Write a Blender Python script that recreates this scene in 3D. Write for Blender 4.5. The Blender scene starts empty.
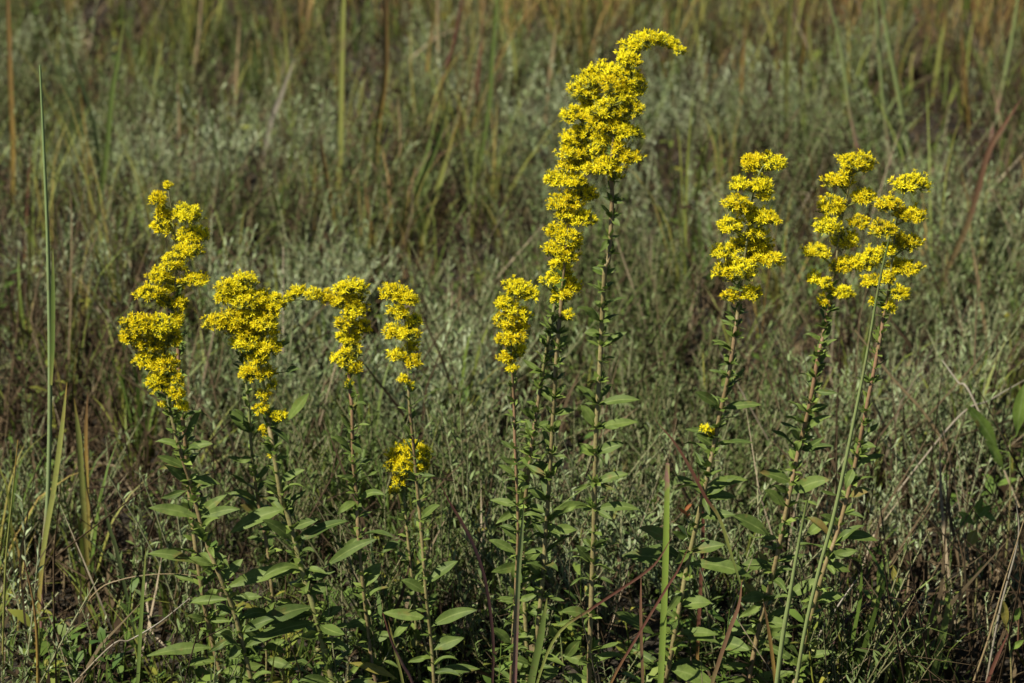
import bpy, math, random
import numpy as np
from mathutils import Vector, Matrix, noise

random.seed(7)
rs = np.random.RandomState(11)
R = math.radians
scene = bpy.context.scene
col = scene.collection

# ------------------------------------------------------------------ camera, sky, sun, exposure
CAM_H, PITCH, LENS = 1.35, R(20.0), 85.0
cam_d = bpy.data.cameras.new('camera')
cam = bpy.data.objects.new('camera', cam_d)
col.objects.link(cam)
cam.location = (0, 0, CAM_H)
cam.rotation_euler = (R(90) - PITCH, 0, 0)
cam_d.lens = LENS
cam_d.sensor_width = 36
cam_d.clip_start = 0.05
cam_d.clip_end = 400
cam_d.dof.use_dof = True
cam_d.dof.focus_distance = 2.54
cam_d.dof.aperture_fstop = 7.2
scene.camera = cam

SUN_TO = Vector((-0.62, -0.42, 0.80)).normalized()
world = bpy.data.worlds.new('World')
scene.world = world
world.use_nodes = True
wn = world.node_tree
wn.nodes.clear()
sky = wn.nodes.new('ShaderNodeTexSky')
sky.sky_type = 'NISHITA'
sky.sun_disc = False
sky.sun_elevation = math.asin(SUN_TO.z)
sky.sun_rotation = math.atan2(SUN_TO.x, SUN_TO.y)
sky.air_density = 0.6
sky.dust_density = 0.2
bg = wn.nodes.new('ShaderNodeBackground')
bg.inputs['Strength'].default_value = 0.05
wo = wn.nodes.new('ShaderNodeOutputWorld')
wn.links.new(sky.outputs[0], bg.inputs[0])
wn.links.new(bg.outputs[0], wo.inputs[0])
sd = bpy.data.lights.new('sun', 'SUN')
sd.energy = 5.0
sd.angle = R(0.5)
sd.color = (1.0, 0.93, 0.82)
so = bpy.data.objects.new('sun', sd)
col.objects.link(so)
so.rotation_euler = SUN_TO.to_track_quat('Z', 'Y').to_euler()
so.location = (-3, -2, 5)
scene.view_settings.view_transform = 'Standard'
scene.view_settings.look = 'None'
scene.view_settings.exposure = 0.86
scene.view_settings.gamma = 1.0
scene.cycles.max_bounces = 5
scene.cycles.diffuse_bounces = 2
scene.cycles.glossy_bounces = 2
scene.cycles.transmission_bounces = 3
scene.cycles.transparent_max_bounces = 4

# ------------------------------------------------------------------ helpers
FPX = 1024 * LENS / 36.0
CP, SP = math.cos(PITCH), math.sin(PITCH)

def at(px, py, Y):
    """point of the field standing Y metres in front of the camera's foot"""
    a = (px - 512) / FPX
    b = (341.5 - py) / FPX
    d = Vector((a, CP + b * SP, -SP + b * CP))
    return Vector((0, 0, CAM_H)) + d * (Y / d.y)

def ground_y(py, z=0.05):
    ang = PITCH + math.atan((py - 341.5) / FPX)
    return (CAM_H - z) / math.tan(ang)

def gh(x, y):
    return (0.018 * math.sin(x * 3.1 + 1.0) * math.cos(y * 2.3) + 0.010 * math.sin(x * 7.7 + y * 5.1)
            + 0.006 * math.sin(x * 17.0 - y * 13.0))

def tag(o, label=None, cat=None, group=None, kind=None):
    if label: o['label'] = label
    if cat: o['category'] = cat
    if group: o['group'] = group
    if kind: o['kind'] = kind
    return o

def empty(name, loc):
    o = bpy.data.objects.new(name, None)
    col.objects.link(o)
    o.location = loc
    o.empty_display_size = 0.05
    return o

class MB:
    def __init__(s):
        s.v = []; s.f = []; s.uv = []; s.mi = []; s.rnd = []
    def quadstrip(s, rows, mi=0, rnd=0.5, vs=None):
        """rows: list of lists of points (equal length) -> grid of quads; uv = (across, along)"""
        n0 = len(s.v); nc = len(rows[0]); nr = len(rows)
        for r in rows: s.v.extend([tuple(p) for p in r])
        for i in range(nr - 1):
            for j in range(nc - 1):
                a = n0 + i * nc + j
                s.f.append((a, a + 1, a + nc + 1, a + nc))
                u0, u1 = j / (nc - 1), (j + 1) / (nc - 1)
                if vs: v0, v1 = vs[i], vs[i + 1]
                else: v0, v1 = i / (nr - 1), (i + 1) / (nr - 1)
                s.uv.extend([(u0, v0), (u1, v0), (u1, v1), (u0, v1)])
                s.mi.append(mi); s.rnd.append(rnd)
    def tube(s, pts, radii, sides=6, mi=0, rnd=0.5):
        rows = []
        n = len(pts)
        prev = None
        for i, p in enumerate(pts):
            t = (pts[min(i + 1, n - 1)] - pts[max(i - 1, 0)])
            t = t.normalized() if t.length > 1e-9 else Vector((0, 0, 1))
            if prev is None:
                ref = Vector((0, 1, 0)) if abs(t.y) < 0.9 else Vector((1, 0, 0))
                x = t.cross(ref).normalized()
            else:
                x = (prev - t * prev.dot(t)).normalized()
            prev = x
            y = t.cross(x)
            r = radii[i]
            rows.append([p + (x * math.cos(2 * math.pi * k / sides) + y * math.sin(2 * math.pi * k / sides)) * r
                         for k in range(sides + 1)])
        s.quadstrip(rows, mi, rnd)
    def build(s, name, mats, parent=None, origin=(0, 0, 0), smooth=True):
        o3 = Vector(origin)
        me = bpy.data.meshes.new(name)
        me.from_pydata([(v[0] - o3.x, v[1] - o3.y, v[2] - o3.z) for v in s.v], [], s.f)
        uvl = me.uv_layers.new(name='UVMap')
        uvl.data.foreach_set('uv', np.array(s.uv, dtype=np.float32).ravel())
        at_ = me.attributes.new('rnd', 'FLOAT', 'FACE')
        at_.data.foreach_set('value', np.array(s.rnd, dtype=np.float32))
        if not isinstance(mats, (list, tuple)): mats = [mats]
        for m in mats: me.materials.append(m)
        me.polygons.foreach_set('material_index', np.array(s.mi, dtype=np.int32))
        if smooth: me.polygons.foreach_set('use_smooth', [True] * len(s.f))
        me.update()
        o = bpy.data.objects.new(name, me)
        col.objects.link(o)
        if parent: o.parent = parent
        else: o.location = o3
        return o

def smooth_path(pts, n):
    """Catmull-Rom through the points, n samples"""
    P = [pts[0] * 2 - pts[1]] + list(pts) + [pts[-1] * 2 - pts[-2]]
    out = []
    m = len(pts) - 1
    for k in range(n):
        u = k / (n - 1) * m
        i = min(int(u), m - 1); t = u - i
        a, b, c, d = P[i], P[i + 1], P[i + 2], P[i + 3]
        out.append(0.5 * ((2 * b) + (c - a) * t + (2 * a - 5 * b + 4 * c - d) * t * t + (3 * b - a - 3 * c + d) * t ** 3))
    return out

def leaf(mb, base, tip, width, face=None, lift=0.12, fold=0.25, wob=0.0, mi=0, rnd=0.5, nseg=9, peak=0.45):
    d = tip - base
    L = d.length
    if face is None: face = Vector((0, -0.65, 0.75))
    up = Vector((0, 0, 1))
    ctrl = base + d * 0.5 + up * (L * lift)
    rows = []
    ph = random.random() * 6
    for i in range(nseg + 1):
        t = i / nseg
        p = base * (1 - t) ** 2 + ctrl * (2 * t * (1 - t)) + tip * t * t
        tg = ((ctrl - base) * (1 - t) + (tip - ctrl) * t).normalized()
        f = face + Vector((math.sin(ph + t * 3) * wob, math.cos(ph + t * 4) * wob, 0))
        sd_ = tg.cross(f).normalized()
        nn = sd_.cross(tg).normalized()
        if t < peak: w = (t / peak); w = math.sin(w * math.pi / 2) ** 1.25
        else: w = (1 - t) / (1 - peak); w = math.sin(w * math.pi / 2) ** 0.85
        w = max(w, 0.03 if t > 0.5 else 0.09) * width * 0.5
        rip = 0.05 * width * math.sin(t * 11 + ph)
        row = []
        for c in (-1, -0.5, 0, 0.5, 1):
            row.append(p + sd_ * (c * w) + nn * (abs(c) ** 1.3 * w * fold + rip * c))
        rows.append(row)
    mb.quadstrip(rows, mi, rnd)

def blade(mb, pts, width, n=22, fold=0.3, face=None, tipw=0.06, basew=0.6, mi=0, rnd=0.5):
    path = smooth_path(pts, n)                       # from tip to base
    if face is None: face = Vector((0.2, -1, 0.2))
    rows = []
    for i, p in enumerate(path):
        t = i / (n - 1)
        tg = (path[min(i + 1, n - 1)] - path[max(i - 1, 0)]).normalized()
        sd_ = tg.cross(face).normalized()
        nn = sd_.cross(tg)
        w = tipw + (1 - tipw) * min(1, t / 0.3) ** 0.8
        if t > 0.7: w *= 1 - (1 - basew) * (t - 0.7) / 0.3
        w *= width * 0.5
        rows.append([p + sd_ * w + nn * w * fold, p, p - sd_ * w + nn * w * fold])
    mb.quadstrip(rows, mi, rnd, vs=[1 - i / (n - 1) for i in range(n)])

# ------------------------------------------------------------------ materials
def node_mat(name):
    m = bpy.data.materials.new(name)
    m.use_nodes = True
    nt = m.node_tree
    nt.nodes.clear()
    out = nt.nodes.new('ShaderNodeOutputMaterial')
    return m, nt, out

def ramp(nt, fac, stops):
    r = nt.nodes.new('ShaderNodeValToRGB')
    el = r.color_ramp.elements
    while len(el) < len(stops): el.new(0.5)
    for e, (p, c) in zip(el, stops):
        e.position = p; e.color = (*c, 1)
    nt.links.new(fac, r.inputs[0])
    return r.outputs[0]

def mixc(nt, a, b, fac, mode='MIX'):
    m = nt.nodes.new('ShaderNodeMix'); m.data_type = 'RGBA'; m.blend_type = mode
    if isinstance(fac, float): m.inputs[0].default_value = fac
    else: nt.links.new(fac, m.inputs[0])
    for i, s in ((6, a), (7, b)):
        if isinstance(s, tuple): m.inputs[i].default_value = (*s, 1)
        else: nt.links.new(s, m.inputs[i])
    return m.outputs[2]

def noise_fac(nt, scale, detail=3.0, rough=0.6):
    tc = nt.nodes.new('ShaderNodeTexCoord')
    n = nt.nodes.new('ShaderNodeTexNoise')
    n.inputs['Scale'].default_value = scale
    n.inputs['Detail'].default_value = detail
    n.inputs['Roughness'].default_value = rough
    nt.links.new(tc.outputs['Object'], n.inputs['Vector'])
    return n.outputs['Fac']

def attr(nt, name):
    a = nt.nodes.new('ShaderNodeAttribute'); a.attribute_name = name
    return a.outputs['Fac']

def uvsep(nt):
    u = nt.nodes.new('ShaderNodeUVMap'); u.uv_map = 'UVMap'
    s = nt.nodes.new('ShaderNodeSeparateXYZ')
    nt.links.new(u.outputs[0], s.inputs[0])
    return s.outputs[0], s.outputs[1]

def math_n(nt, op, a, b=0.0):
    m = nt.nodes.new('ShaderNodeMath'); m.operation = op
    for i, s in ((0, a), (1, b)):
        if isinstance(s, (int, float)): m.inputs[i].default_value = s
        else: nt.links.new(s, m.inputs[i])
    return m.outputs[0]

def thin_shader(nt, out, color, rough=0.55, trans=0.25, spec=0.3, bump=None, tcol=None):
    b = nt.nodes.new('ShaderNodeBsdfPrincipled')
    nt.links.new(color, b.inputs['Base Color'])
    b.inputs['Roughness'].default_value = rough
    b.inputs['Specular IOR Level'].default_value = spec
    if bump is not None: nt.links.new(bump, b.inputs['Normal'])
    if trans <= 0:
        nt.links.new(b.outputs[0], out.inputs[0]); return
    t = nt.nodes.new('ShaderNodeBsdfTranslucent')
    nt.links.new(tcol if tcol is not None else color, t.inputs[0])
    mx = nt.nodes.new('ShaderNodeMixShader')
    mx.inputs[0].default_value = trans
    nt.links.new(b.outputs[0], mx.inputs[1]); nt.links.new(t.outputs[0], mx.inputs[2])
    nt.links.new(mx.outputs[0], out.inputs[0])

def bump_n(nt, h, strength=0.4, dist=0.001):
    b = nt.nodes.new('ShaderNodeBump')
    b.inputs['Strength'].default_value = strength
    b.inputs['Distance'].default_value = dist
    nt.links.new(h, b.inputs['Height'])
    return b.outputs[0]

def leaf_mat(name, c_dark, c_light, c_rib, blem=(0.16, 0.11, 0.03)):
    m, nt, out = node_mat(name)
    u, v = uvsep(nt)
    base = ramp(nt, attr(nt, 'rnd'), [(0.0, c_dark), (1.0, c_light)])
    du = math_n(nt, 'ABSOLUTE', math_n(nt, 'SUBTRACT', u, 0.5))
    # side veins slant forward from the midrib
    vv = math_n(nt, 'SUBTRACT', math_n(nt, 'MULTIPLY', v, 60.0), math_n(nt, 'MULTIPLY', du, 26.0))
    ve = math_n(nt, 'POWER', math_n(nt, 'ABSOLUTE', math_n(nt, 'SINE', vv)), 8.0)
    base = mixc(nt, base, c_rib, math_n(nt, 'MULTIPLY', ve, 0.25))
    rib = nt.nodes.new('ShaderNodeMapRange')
    rib.inputs[1].default_value = 0.02; rib.inputs[2].default_value = 0.075
    rib.inputs[3].default_value = 0.8; rib.inputs[4].default_value = 0.0
    nt.links.new(du, rib.inputs[0])
    base = mixc(nt, base, c_rib, rib.outputs[0])
    n = noise_fac(nt, 90.0)
    base = mixc(nt, base, tuple(x * 0.7 for x in c_dark), ramp(nt, n, [(0.45, (0, 0, 0)), (0.75, (0.6, 0.6, 0.6))]))
    n2 = noise_fac(nt, 28.0, 4.0)
    base = mixc(nt, base, blem, ramp(nt, n2, [(0.60, (0, 0, 0)), (0.70, (0.8, 0.8, 0.8))]))
    thin_shader(nt, out, base, 0.6, 0.22, 0.2, bump_n(nt, n, 0.5, 0.0015))
    return m

def simple_thin(name, stops, trans=0.2, rough=0.6, spec=0.25, nscale=60.0, dirt=0.3):
    m, nt, out = node_mat(name)
    base = ramp(nt, attr(nt, 'rnd'), stops)
    n = noise_fac(nt, nscale)
    dk = mixc(nt, base, (0.35, 0.3, 0.22), 1.0, 'MULTIPLY')
    base = mixc(nt, base, dk, ramp(nt, n, [(0.45, (0, 0, 0)), (0.7, (dirt, dirt, dirt))]))
    thin_shader(nt, out, base, rough, trans, spec)
    return m

def blade_mat(name, stops, trans=0.2, rough=0.45, nscale=40.0):
    """grass blade: colour changes from base (0) to tip (1), fine ribs along it"""
    m, nt, out = node_mat(name)
    u, v = uvsep(nt)
    nz = noise_fac(nt, nscale)
    vv = math_n(nt, 'ADD', v, math_n(nt, 'MULTIPLY', math_n(nt, 'SUBTRACT', nz, 0.5), 0.35))
    base = ramp(nt, vv, stops)
    rb = math_n(nt, 'ABSOLUTE', math_n(nt, 'SINE', math_n(nt, 'MULTIPLY', u, 22.0)))
    dk = mixc(nt, base, (0.55, 0.5, 0.42), 1.0, 'MULTIPLY')
    base = mixc(nt, base, dk, math_n(nt, 'MULTIPLY', rb, 0.5))
    n3 = noise_fac(nt, 160.0)
    base = mixc(nt, base, (0.11, 0.06, 0.03), ramp(nt, n3, [(0.6, (0, 0, 0)), (0.75, (0.5, 0.5, 0.5))]))
    n4 = noise_fac(nt, 26.0, 4.0)
    base = mixc(nt, base, (0.14, 0.10, 0.05), ramp(nt, n4, [(0.56, (0, 0, 0)), (0.68, (0.55, 0.55, 0.55))]))
    thin_shader(nt, out, base, rough, trans, 0.35)
    return m

M = {}
M['leaf'] = leaf_mat('goldenrod_leaf', (0.048, 0.080, 0.015), (0.120, 0.170, 0.032), (0.165, 0.21, 0.055))
M['leaf_yellow'] = leaf_mat('yellowing_leaf', (0.19, 0.185, 0.03), (0.27, 0.23, 0.045), (0.30, 0.27, 0.09))
M['leaf_orange'] = leaf_mat('orange_leaf', (0.26, 0.085, 0.03), (0.30, 0.10, 0.035), (0.4, 0.2, 0.08))
M['leaf_broad'] = leaf_mat('broad_leaf', (0.09, 0.145, 0.022), (0.14, 0.21, 0.035), (0.18, 0.24, 0.07))
M['leaf_small'] = simple_thin('goldenrod_small_leaf', [(0, (0.08, 0.13, 0.020)), (1, (0.20, 0.27, 0.05))], 0.25)
M['floret'] = simple_thin('yellow_floret', [(0, (0.56, 0.40, 0.006)), (0.3, (0.80, 0.665, 0.010)), (1, (0.91, 0.85, 0.025))],
                          0.30, 0.6, 0.15, 120.0, 0.08)
M['involucre'] = simple_thin('green_flower_cup', [(0, (0.14, 0.17, 0.03)), (1, (0.30, 0.31, 0.05))], 0.2)

def stem_mat(name, top, mid, low):
    m, nt, out = node_mat(name)
    u, v = uvsep(nt)           # v: 0 at the top, 1 at the foot
    nz = noise_fac(nt, 45.0)
    vv = math_n(nt, 'ADD', v, math_n(nt, 'MULTIPLY', math_n(nt, 'SUBTRACT', nz, 0.5), 0.3))
    base = ramp(nt, vv, [(0.0, top), (0.22, top), (0.4, mid), (0.72, low), (1.0, tuple(x * 0.75 for x in mid))])
    n2 = noise_fac(nt, 260.0)
    base = mixc(nt, base, (0.10, 0.055, 0.025), ramp(nt, n2, [(0.5, (0, 0, 0)), (0.72, (0.7, 0.7, 0.7))]))
    b = nt.nodes.new('ShaderNodeBsdfPrincipled')
    nt.links.new(base, b.inputs['Base Color'])
    b.inputs['Roughness'].default_value = 0.6
    nt.links.new(bump_n(nt, n2, 0.5, 0.001), b.inputs['Normal'])
    nt.links.new(b.outputs[0], out.inputs[0])
    return m

M['stem_tan'] = stem_mat('stem_tan', (0.14, 0.16, 0.045), (0.17, 0.115, 0.05), (0.19, 0.17, 0.06))
M['stem_green'] = stem_mat('stem_green', (0.13, 0.17, 0.045), (0.21, 0.17, 0.065), (0.17, 0.18, 0.055))
M['stem_pink'] = stem_mat('stem_pink', (0.15, 0.15, 0.05), (0.19, 0.105, 0.052), (0.19, 0.155, 0.058))

G = (0.115, 0.165, 0.038); YG = (0.22, 0.24, 0.06); TAN = (0.30, 0.23, 0.12); RED = (0.12, 0.050, 0.032)
PALE = (0.22, 0.28, 0.10); OCH = (0.30, 0.20, 0.05); DK = (0.06, 0.085, 0.03); WHT = (0.32, 0.29, 0.22); BR = (0.13, 0.075, 0.04)
PINK = (0.26, 0.14, 0.12)
BM = {
    'green': blade_mat('blade_green', [(0, YG), (0.3, G), (0.8, G), (1, YG)]),
    'yellowgreen': blade_mat('blade_yellowgreen', [(0, OCH), (0.3, YG), (0.8, YG), (1, OCH)]),
    'ochre': blade_mat('blade_ochre', [(0, YG), (0.4, OCH), (1, BR)]),
    'tan': blade_mat('blade_tan', [(0, BR), (0.3, TAN), (1, TAN)]),
    'red': blade_mat('blade_red', [(0, OCH), (0.35, RED), (1, RED)]),
    'redgreen': blade_mat('blade_redgreen', [(0, G), (0.35, YG), (0.5, RED), (1, (0.16, 0.08, 0.05))]),
    'pale': blade_mat('blade_pale', [(0, TAN), (0.2, PALE), (0.75, PALE), (1, G)]),
    'pinkgreen': blade_mat('blade_pinkgreen', [(0, PINK), (0.3, PINK), (0.5, PALE), (0.8, PALE), (1, G)]),
    'paletall': blade_mat('blade_pale_tall', [(0, PINK), (0.12, PINK), (0.3, (0.25, 0.32, 0.14)), (1, (0.20, 0.29, 0.11))]),
    'dark': blade_mat('blade_dark', [(0, DK), (1, (0.08, 0.11, 0.035))]),
    'maroon': blade_mat('blade_maroon', [(0, (0.10, 0.05, 0.04)), (0.6, (0.04, 0.022, 0.024)), (1, RED)]),
    'white': blade_mat('blade_white', [(0, TAN), (0.4, WHT), (1, WHT)]),
    'brown': blade_mat('blade_brown', [(0, (0.15, 0.14, 0.05)), (0.5, BR), (1, (0.20, 0.10, 0.06))]),
    'cut': blade_mat('blade_cut', [(0, YG), (0.25, (0.15, 0.22, 0.04)), (0.9, (0.18, 0.26, 0.04)), (0.97, PINK), (1, TAN)]),
}

# ------------------------------------------------------------------ ground
m, nt, out = node_mat('dark_soil')
n1 = noise_fac(nt, 9.0, 6.0); n2 = noise_fac(nt, 70.0, 5.0)
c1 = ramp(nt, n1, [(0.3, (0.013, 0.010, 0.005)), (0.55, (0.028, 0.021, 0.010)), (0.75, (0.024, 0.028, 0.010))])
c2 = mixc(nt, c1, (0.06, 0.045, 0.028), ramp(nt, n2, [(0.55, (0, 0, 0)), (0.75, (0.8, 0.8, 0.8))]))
b = nt.nodes.new('ShaderNodeBsdfPrincipled')
nt.links.new(c2, b.inputs['Base Color']); b.inputs['Roughness'].default_value = 0.95
nt.links.new(bump_n(nt, n2, 0.8, 0.01), b.inputs['Normal'])
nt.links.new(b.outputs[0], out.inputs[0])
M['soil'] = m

xs = sorted(set([-150, -60, -25, -12, -8] + [round(-5 + 0.08 * i, 3) for i in range(126)] + [8, 12, 25, 60, 150]))
ys = sorted(set([-60, -20, -8, -3, 0] + [round(1 + 0.08 * i, 3) for i in range(126)] + [14, 20, 40, 90, 200]))
gv = [(x, y, gh(x, y)) for y in ys for x in xs]
W = len(xs)
gf = [(j * W + i, j * W + i + 1, (j + 1) * W + i + 1, (j + 1) * W + i) for j in range(len(ys) - 1) for i in range(W - 1)]
gm = bpy.data.meshes.new('ground'); gm.from_pydata(gv, [], gf)
gm.polygons.foreach_set('use_smooth', [True] * len(gf)); gm.materials.append(M['soil'])
go = bpy.data.objects.new('ground', gm); col.objects.link(go); tag(go, kind='structure')

# ------------------------------------------------------------------ ground cover built from small prototypes
class Proto:
    """all quads; vertex array, quad array, material index, per-leaf random"""
    def __init__(s): s.v = []; s.f = []; s.mi = []; s.r = []
    def ribbon(s, pts, widths, side, mi, r):
        n0 = len(s.v)
        for p, w in zip(pts, widths):
            s.v.append(tuple(p - side * w)); s.v.append(tuple(p + side * w))
        for i in range(len(pts) - 1):
            a = n0 + 2 * i
            s.f.append((a, a + 1, a + 3, a + 2)); s.mi.append(mi); s.r.append(r)
    def tri_tube(s, pts, radii, mi, r):
        n0 = len(s.v)
        for i, p in enumerate(pts):
            t = (pts[min(i + 1, len(pts) - 1)] - pts[max(i - 1, 0)]).normalized()
            x = t.cross(Vector((0.3, 1, 0.1))).normalized(); y = t.cross(x)
            for k in range(3):
                a = k * 2.0944
                s.v.append(tuple(p + (x * math.cos(a) + y * math.sin(a)) * radii[i]))
        for i in range(len(pts) - 1):
            for k in range(3):
                a = n0 + 3 * i
                s.f.append((a + k, a + (k + 1) % 3, a + 3 + (k + 1) % 3, a + 3 + k)); s.mi.append(mi); s.r.append(r)
    def arrays(s):
        return (np.array(s.v, dtype=np.float32), np.array(s.f, dtype=np.int32), np.array(s.mi, dtype=np.int32), np.array(s.r, dtype=np.float32))

def scatter(name, protos, inst, mats, label, cat, rvar=0.42):
    """inst: list of (proto index, x, y, scale, rotz, tilt, tiltdir, tone) -> one ground-cover object"""
    arr = [p.arrays() for p in protos]
    V = []; F = []; MI = []; RR = []; off = 0
    for (k, x, y, sc, rz, tl, td, tone) in inst:
        v, f, mi, r = arr[k]
        Mx = (Matrix.Rotation(tl, 3, Vector((math.cos(td), math.sin(td), 0))) @ Matrix.Rotation(rz, 3, 'Z')) * sc
        v2 = v @ np.array(Mx, dtype=np.float32).T
        v2 = v2 + np.array((x, y, gh(x, y) - 0.004), dtype=np.float32)
        V.append(v2); F.append(f + off); MI.append(mi); RR.append(np.clip(r * rvar + tone * (1 - rvar), 0, 1)); off += len(v)
    V = np.concatenate(V); F = np.concatenate(F); MI = np.concatenate(MI); RR = np.concatenate(RR)
    me = bpy.data.meshes.new(name)
    me.vertices.add(len(V)); me.vertices.foreach_set('co', V.ravel())
    me.loops.add(len(F) * 4); me.loops.foreach_set('vertex_index', F.ravel())
    me.polygons.add(len(F)); me.polygons.foreach_set('loop_start', np.arange(len(F), dtype=np.int32) * 4)
    me.polygons.foreach_set('material_index', MI)
    a = me.attributes.new('rnd', 'FLOAT', 'FACE'); a.data.foreach_set('value', RR.astype(np.float32))
    for mm in mats: me.materials.append(mm)
    me.update(calc_edges=True)
    me.polygons.foreach_set('use_smooth', np.ones(len(F), dtype=bool))
    o = bpy.data.objects.new(name, me); col.objects.link(o)
    tag(o, label, cat, kind='stuff')
    return o

def rv(a=1.0): return Vector((random.uniform(-a, a), random.uniform(-a, a), random.uniform(-a, a)))

M['sage_leaf'] = simple_thin('silver_leaf', [(0, (0.036, 0.052, 0.011)), (0.33, (0.098, 0.138, 0.038)), (0.66, (0.208, 0.268, 0.120)), (1, (0.42, 0.475, 0.30))], 0.15, 0.8, 0.1, 40.0, 0.25)
M['sage_stem'] = simple_thin('silver_stem', [(0, (0.10, 0.088, 0.036)), (1, (0.29, 0.305, 0.165))], 0.0, 0.8, 0.1)
M['grass'] = simple_thin('short_grass', [(0, (0.035, 0.07, 0.012)), (0.45, (0.10, 0.155, 0.026)), (0.75, (0.21, 0.22, 0.04)), (1, (0.28, 0.20, 0.08))], 0.25, 0.55, 0.25)
M['litter'] = simple_thin('dead_litter', [(0, (0.024, 0.015, 0.009)), (0.5, (0.066, 0.045, 0.024)), (0.8, (0.155, 0.118, 0.064)), (1, (0.38, 0.32, 0.22))], 0.1, 0.8, 0.1)
M['tallgrass'] = simple_thin('tall_grass', [(0, (0.085, 0.13, 0.020)), (0.35, (0.20, 0.215, 0.04)), (0.6, (0.29, 0.20, 0.06)), (1, (0.22, 0.10, 0.045))], 0.2, 0.6, 0.2)
M['herb'] = simple_thin('low_herb', [(0, (0.06, 0.12, 0.02)), (0.6, (0.13, 0.20, 0.035)), (1, (0.30, 0.27, 0.04))], 0.3, 0.5, 0.3)

def sage_proto(h, nst, lean, leafL=0.013):
    p = Proto()
    for s_ in range(nst):
        a = random.random() * 6.283; ln = random.uniform(0.1, lean)
        top = Vector((math.cos(a) * ln * h, math.sin(a) * ln * h, h * random.uniform(0.6, 1.05)))
        b0 = Vector((math.cos(a), math.sin(a), 0)) * 0.006 * random.random()
        mid = top * 0.5 + Vector((math.cos(a), math.sin(a), 0)) * (-0.10 * ln * h) + rv(0.006)
        path = smooth_path([b0, mid, top], 5)
        p.tri_tube(path, [0.0012, 0.0011, 0.0010, 0.0009, 0.0006], 1, random.random())
        nl = int(h / 0.0045)
        for k in range(nl):
            t = 0.18 + 0.82 * (k + random.random() * 0.6) / nl
            u = min(t, 1.0) * 4; i = min(int(u), 3)
            q = path[i].lerp(path[i + 1], u - i)
            b_ = k * 2.4 + random.random()
            el = random.uniform(0.3, 1.25) + (0.2 if t > 0.85 else 0)
            d = Vector((math.cos(b_) * math.cos(el), math.sin(b_) * math.cos(el), math.sin(el)))
            L = leafL * random.uniform(0.5, 1.5) * (1.15 - 0.4 * t)
            sd_ = d.cross(Vector((0, 0, 1))).normalized()
            sd_ = (sd_ + rv(0.5)).normalized()
            w = L * random.uniform(0.075, 0.145)
            p.ribbon([q, q + d * L * 0.5 + Vector((0, 0, 0.1 * L)), q + d * L], [w * 0.35, w, w * 0.1], sd_, 0, random.random())
    return p

def grass_proto(nb, h, wid, spread):
    p = Proto()
    for k in range(nb):
        a = random.random() * 6.283; hh = h * random.uniform(0.5, 1.1); ln = random.uniform(0.05, spread)
        d = Vector((math.cos(a), math.sin(a), 0))
        b0 = d * 0.008 * random.random() + rv(0.004); b0.z = 0
        pts = [b0, b0 + d * ln * hh * 0.15 + Vector((0, 0, hh * 0.35)), b0 + d * ln * hh * 0.45 + Vector((0, 0, hh * 0.72)),
               b0 + d * ln * hh * 0.95 + Vector((0, 0, hh * random.uniform(0.8, 1.0)))]
        sd_ = Vector((math.cos(a + 1.57 + random.uniform(-.8, .8)), math.sin(a + 1.57 + random.uniform(-.8, .8)), 0)).normalized()
        w = wid * random.uniform(0.6, 1.2)
        p.ribbon(smooth_path(pts, 6), [w * 0.8, w, w, w * 0.85, w * 0.55, w * 0.05], sd_, 0, random.random())
    return p

def litter_proto(kind):
    p = Proto()
    for k in range(7):
        a = random.random() * 6.283; L = random.uniform(0.03, 0.16)
        el = random.uniform(-0.05, 0.35) if kind == 0 else random.uniform(0.4, 1.45)
        if kind == 1: L *= 1.5
        d = Vector((math.cos(a) * math.cos(el), math.sin(a) * math.cos(el), math.sin(el)))
        b0 = rv(0.05); b0.z = random.uniform(0.002, 0.03 if kind == 0 else 0.01)
        bend = rv(0.25) * L
        if kind == 2:
            sd_ = (d.cross(Vector((0, 0, 1))) + rv(0.5)).normalized(); w = random.uniform(0.002, 0.006)
            p.ribbon([b0, b0 + d * L * 0.25 + bend * .2, b0 + d * L * .45 + bend * .1], [w * .3, w, w * .1], sd_, 0, random.random())
        elif random.random() < 0.55:
            r = random.uniform(0.0006, 0.0016)
            p.tri_tube([b0, b0 + d * L * 0.5 + bend, b0 + d * L], [r, r * 0.9, r * 0.4], 0, random.random())
            if random.random() < 0.6:
                q = b0 + d * L * 0.5 + bend
                p.tri_tube([q, q + (d + rv(0.8)).normalized() * L * 0.4], [r * 0.7, r * 0.3], 0, random.random())
        else:
            sd_ = (d.cross(Vector((0, 0, 1))) + rv(0.4)).normalized(); w = random.uniform(0.0008, 0.0022)
            p.ribbon([b0, b0 + d * L * 0.35 + bend * .7, b0 + d * L * 0.7 + bend * .6, b0 + d * L], [w, w, w * .8, w * .1], sd_, 0, random.random())
    return p

def herb_proto(n, L, wr, h):
    p = Proto()
    for k in range(n):
        a = k * 2.4 + random.random() * .6; el = random.uniform(0.1, 1.0)
        z = h * k / max(1, n)
        d = Vector((math.cos(a) * math.cos(el), math.sin(a) * math.cos(el), math.sin(el)))
        q = Vector((0, 0, z)) + d * L * 0.15
        ll = L * random.uniform(0.6, 1.2); w = ll * wr
        sd_ = (d.cross(Vector((0, 0, 1))).normalized() + rv(0.25)).normalized()
        p.ribbon([q, q + d * ll * .25, q + d * ll * 0.6 + Vector((0, 0, -.02 * ll)), q + d * ll - Vector((0, 0, ll * .2))], [w * .2, w * .8, w, w * .08], sd_, 0, random.random())
    if h > 0.02:
        p.tri_tube([Vector((0, 0, 0)), Vector((0, 0, h * .5)) + rv(.003), Vector((0, 0, h))], [.0012, .001, .0006], 0, 0.6)
    return p

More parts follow.
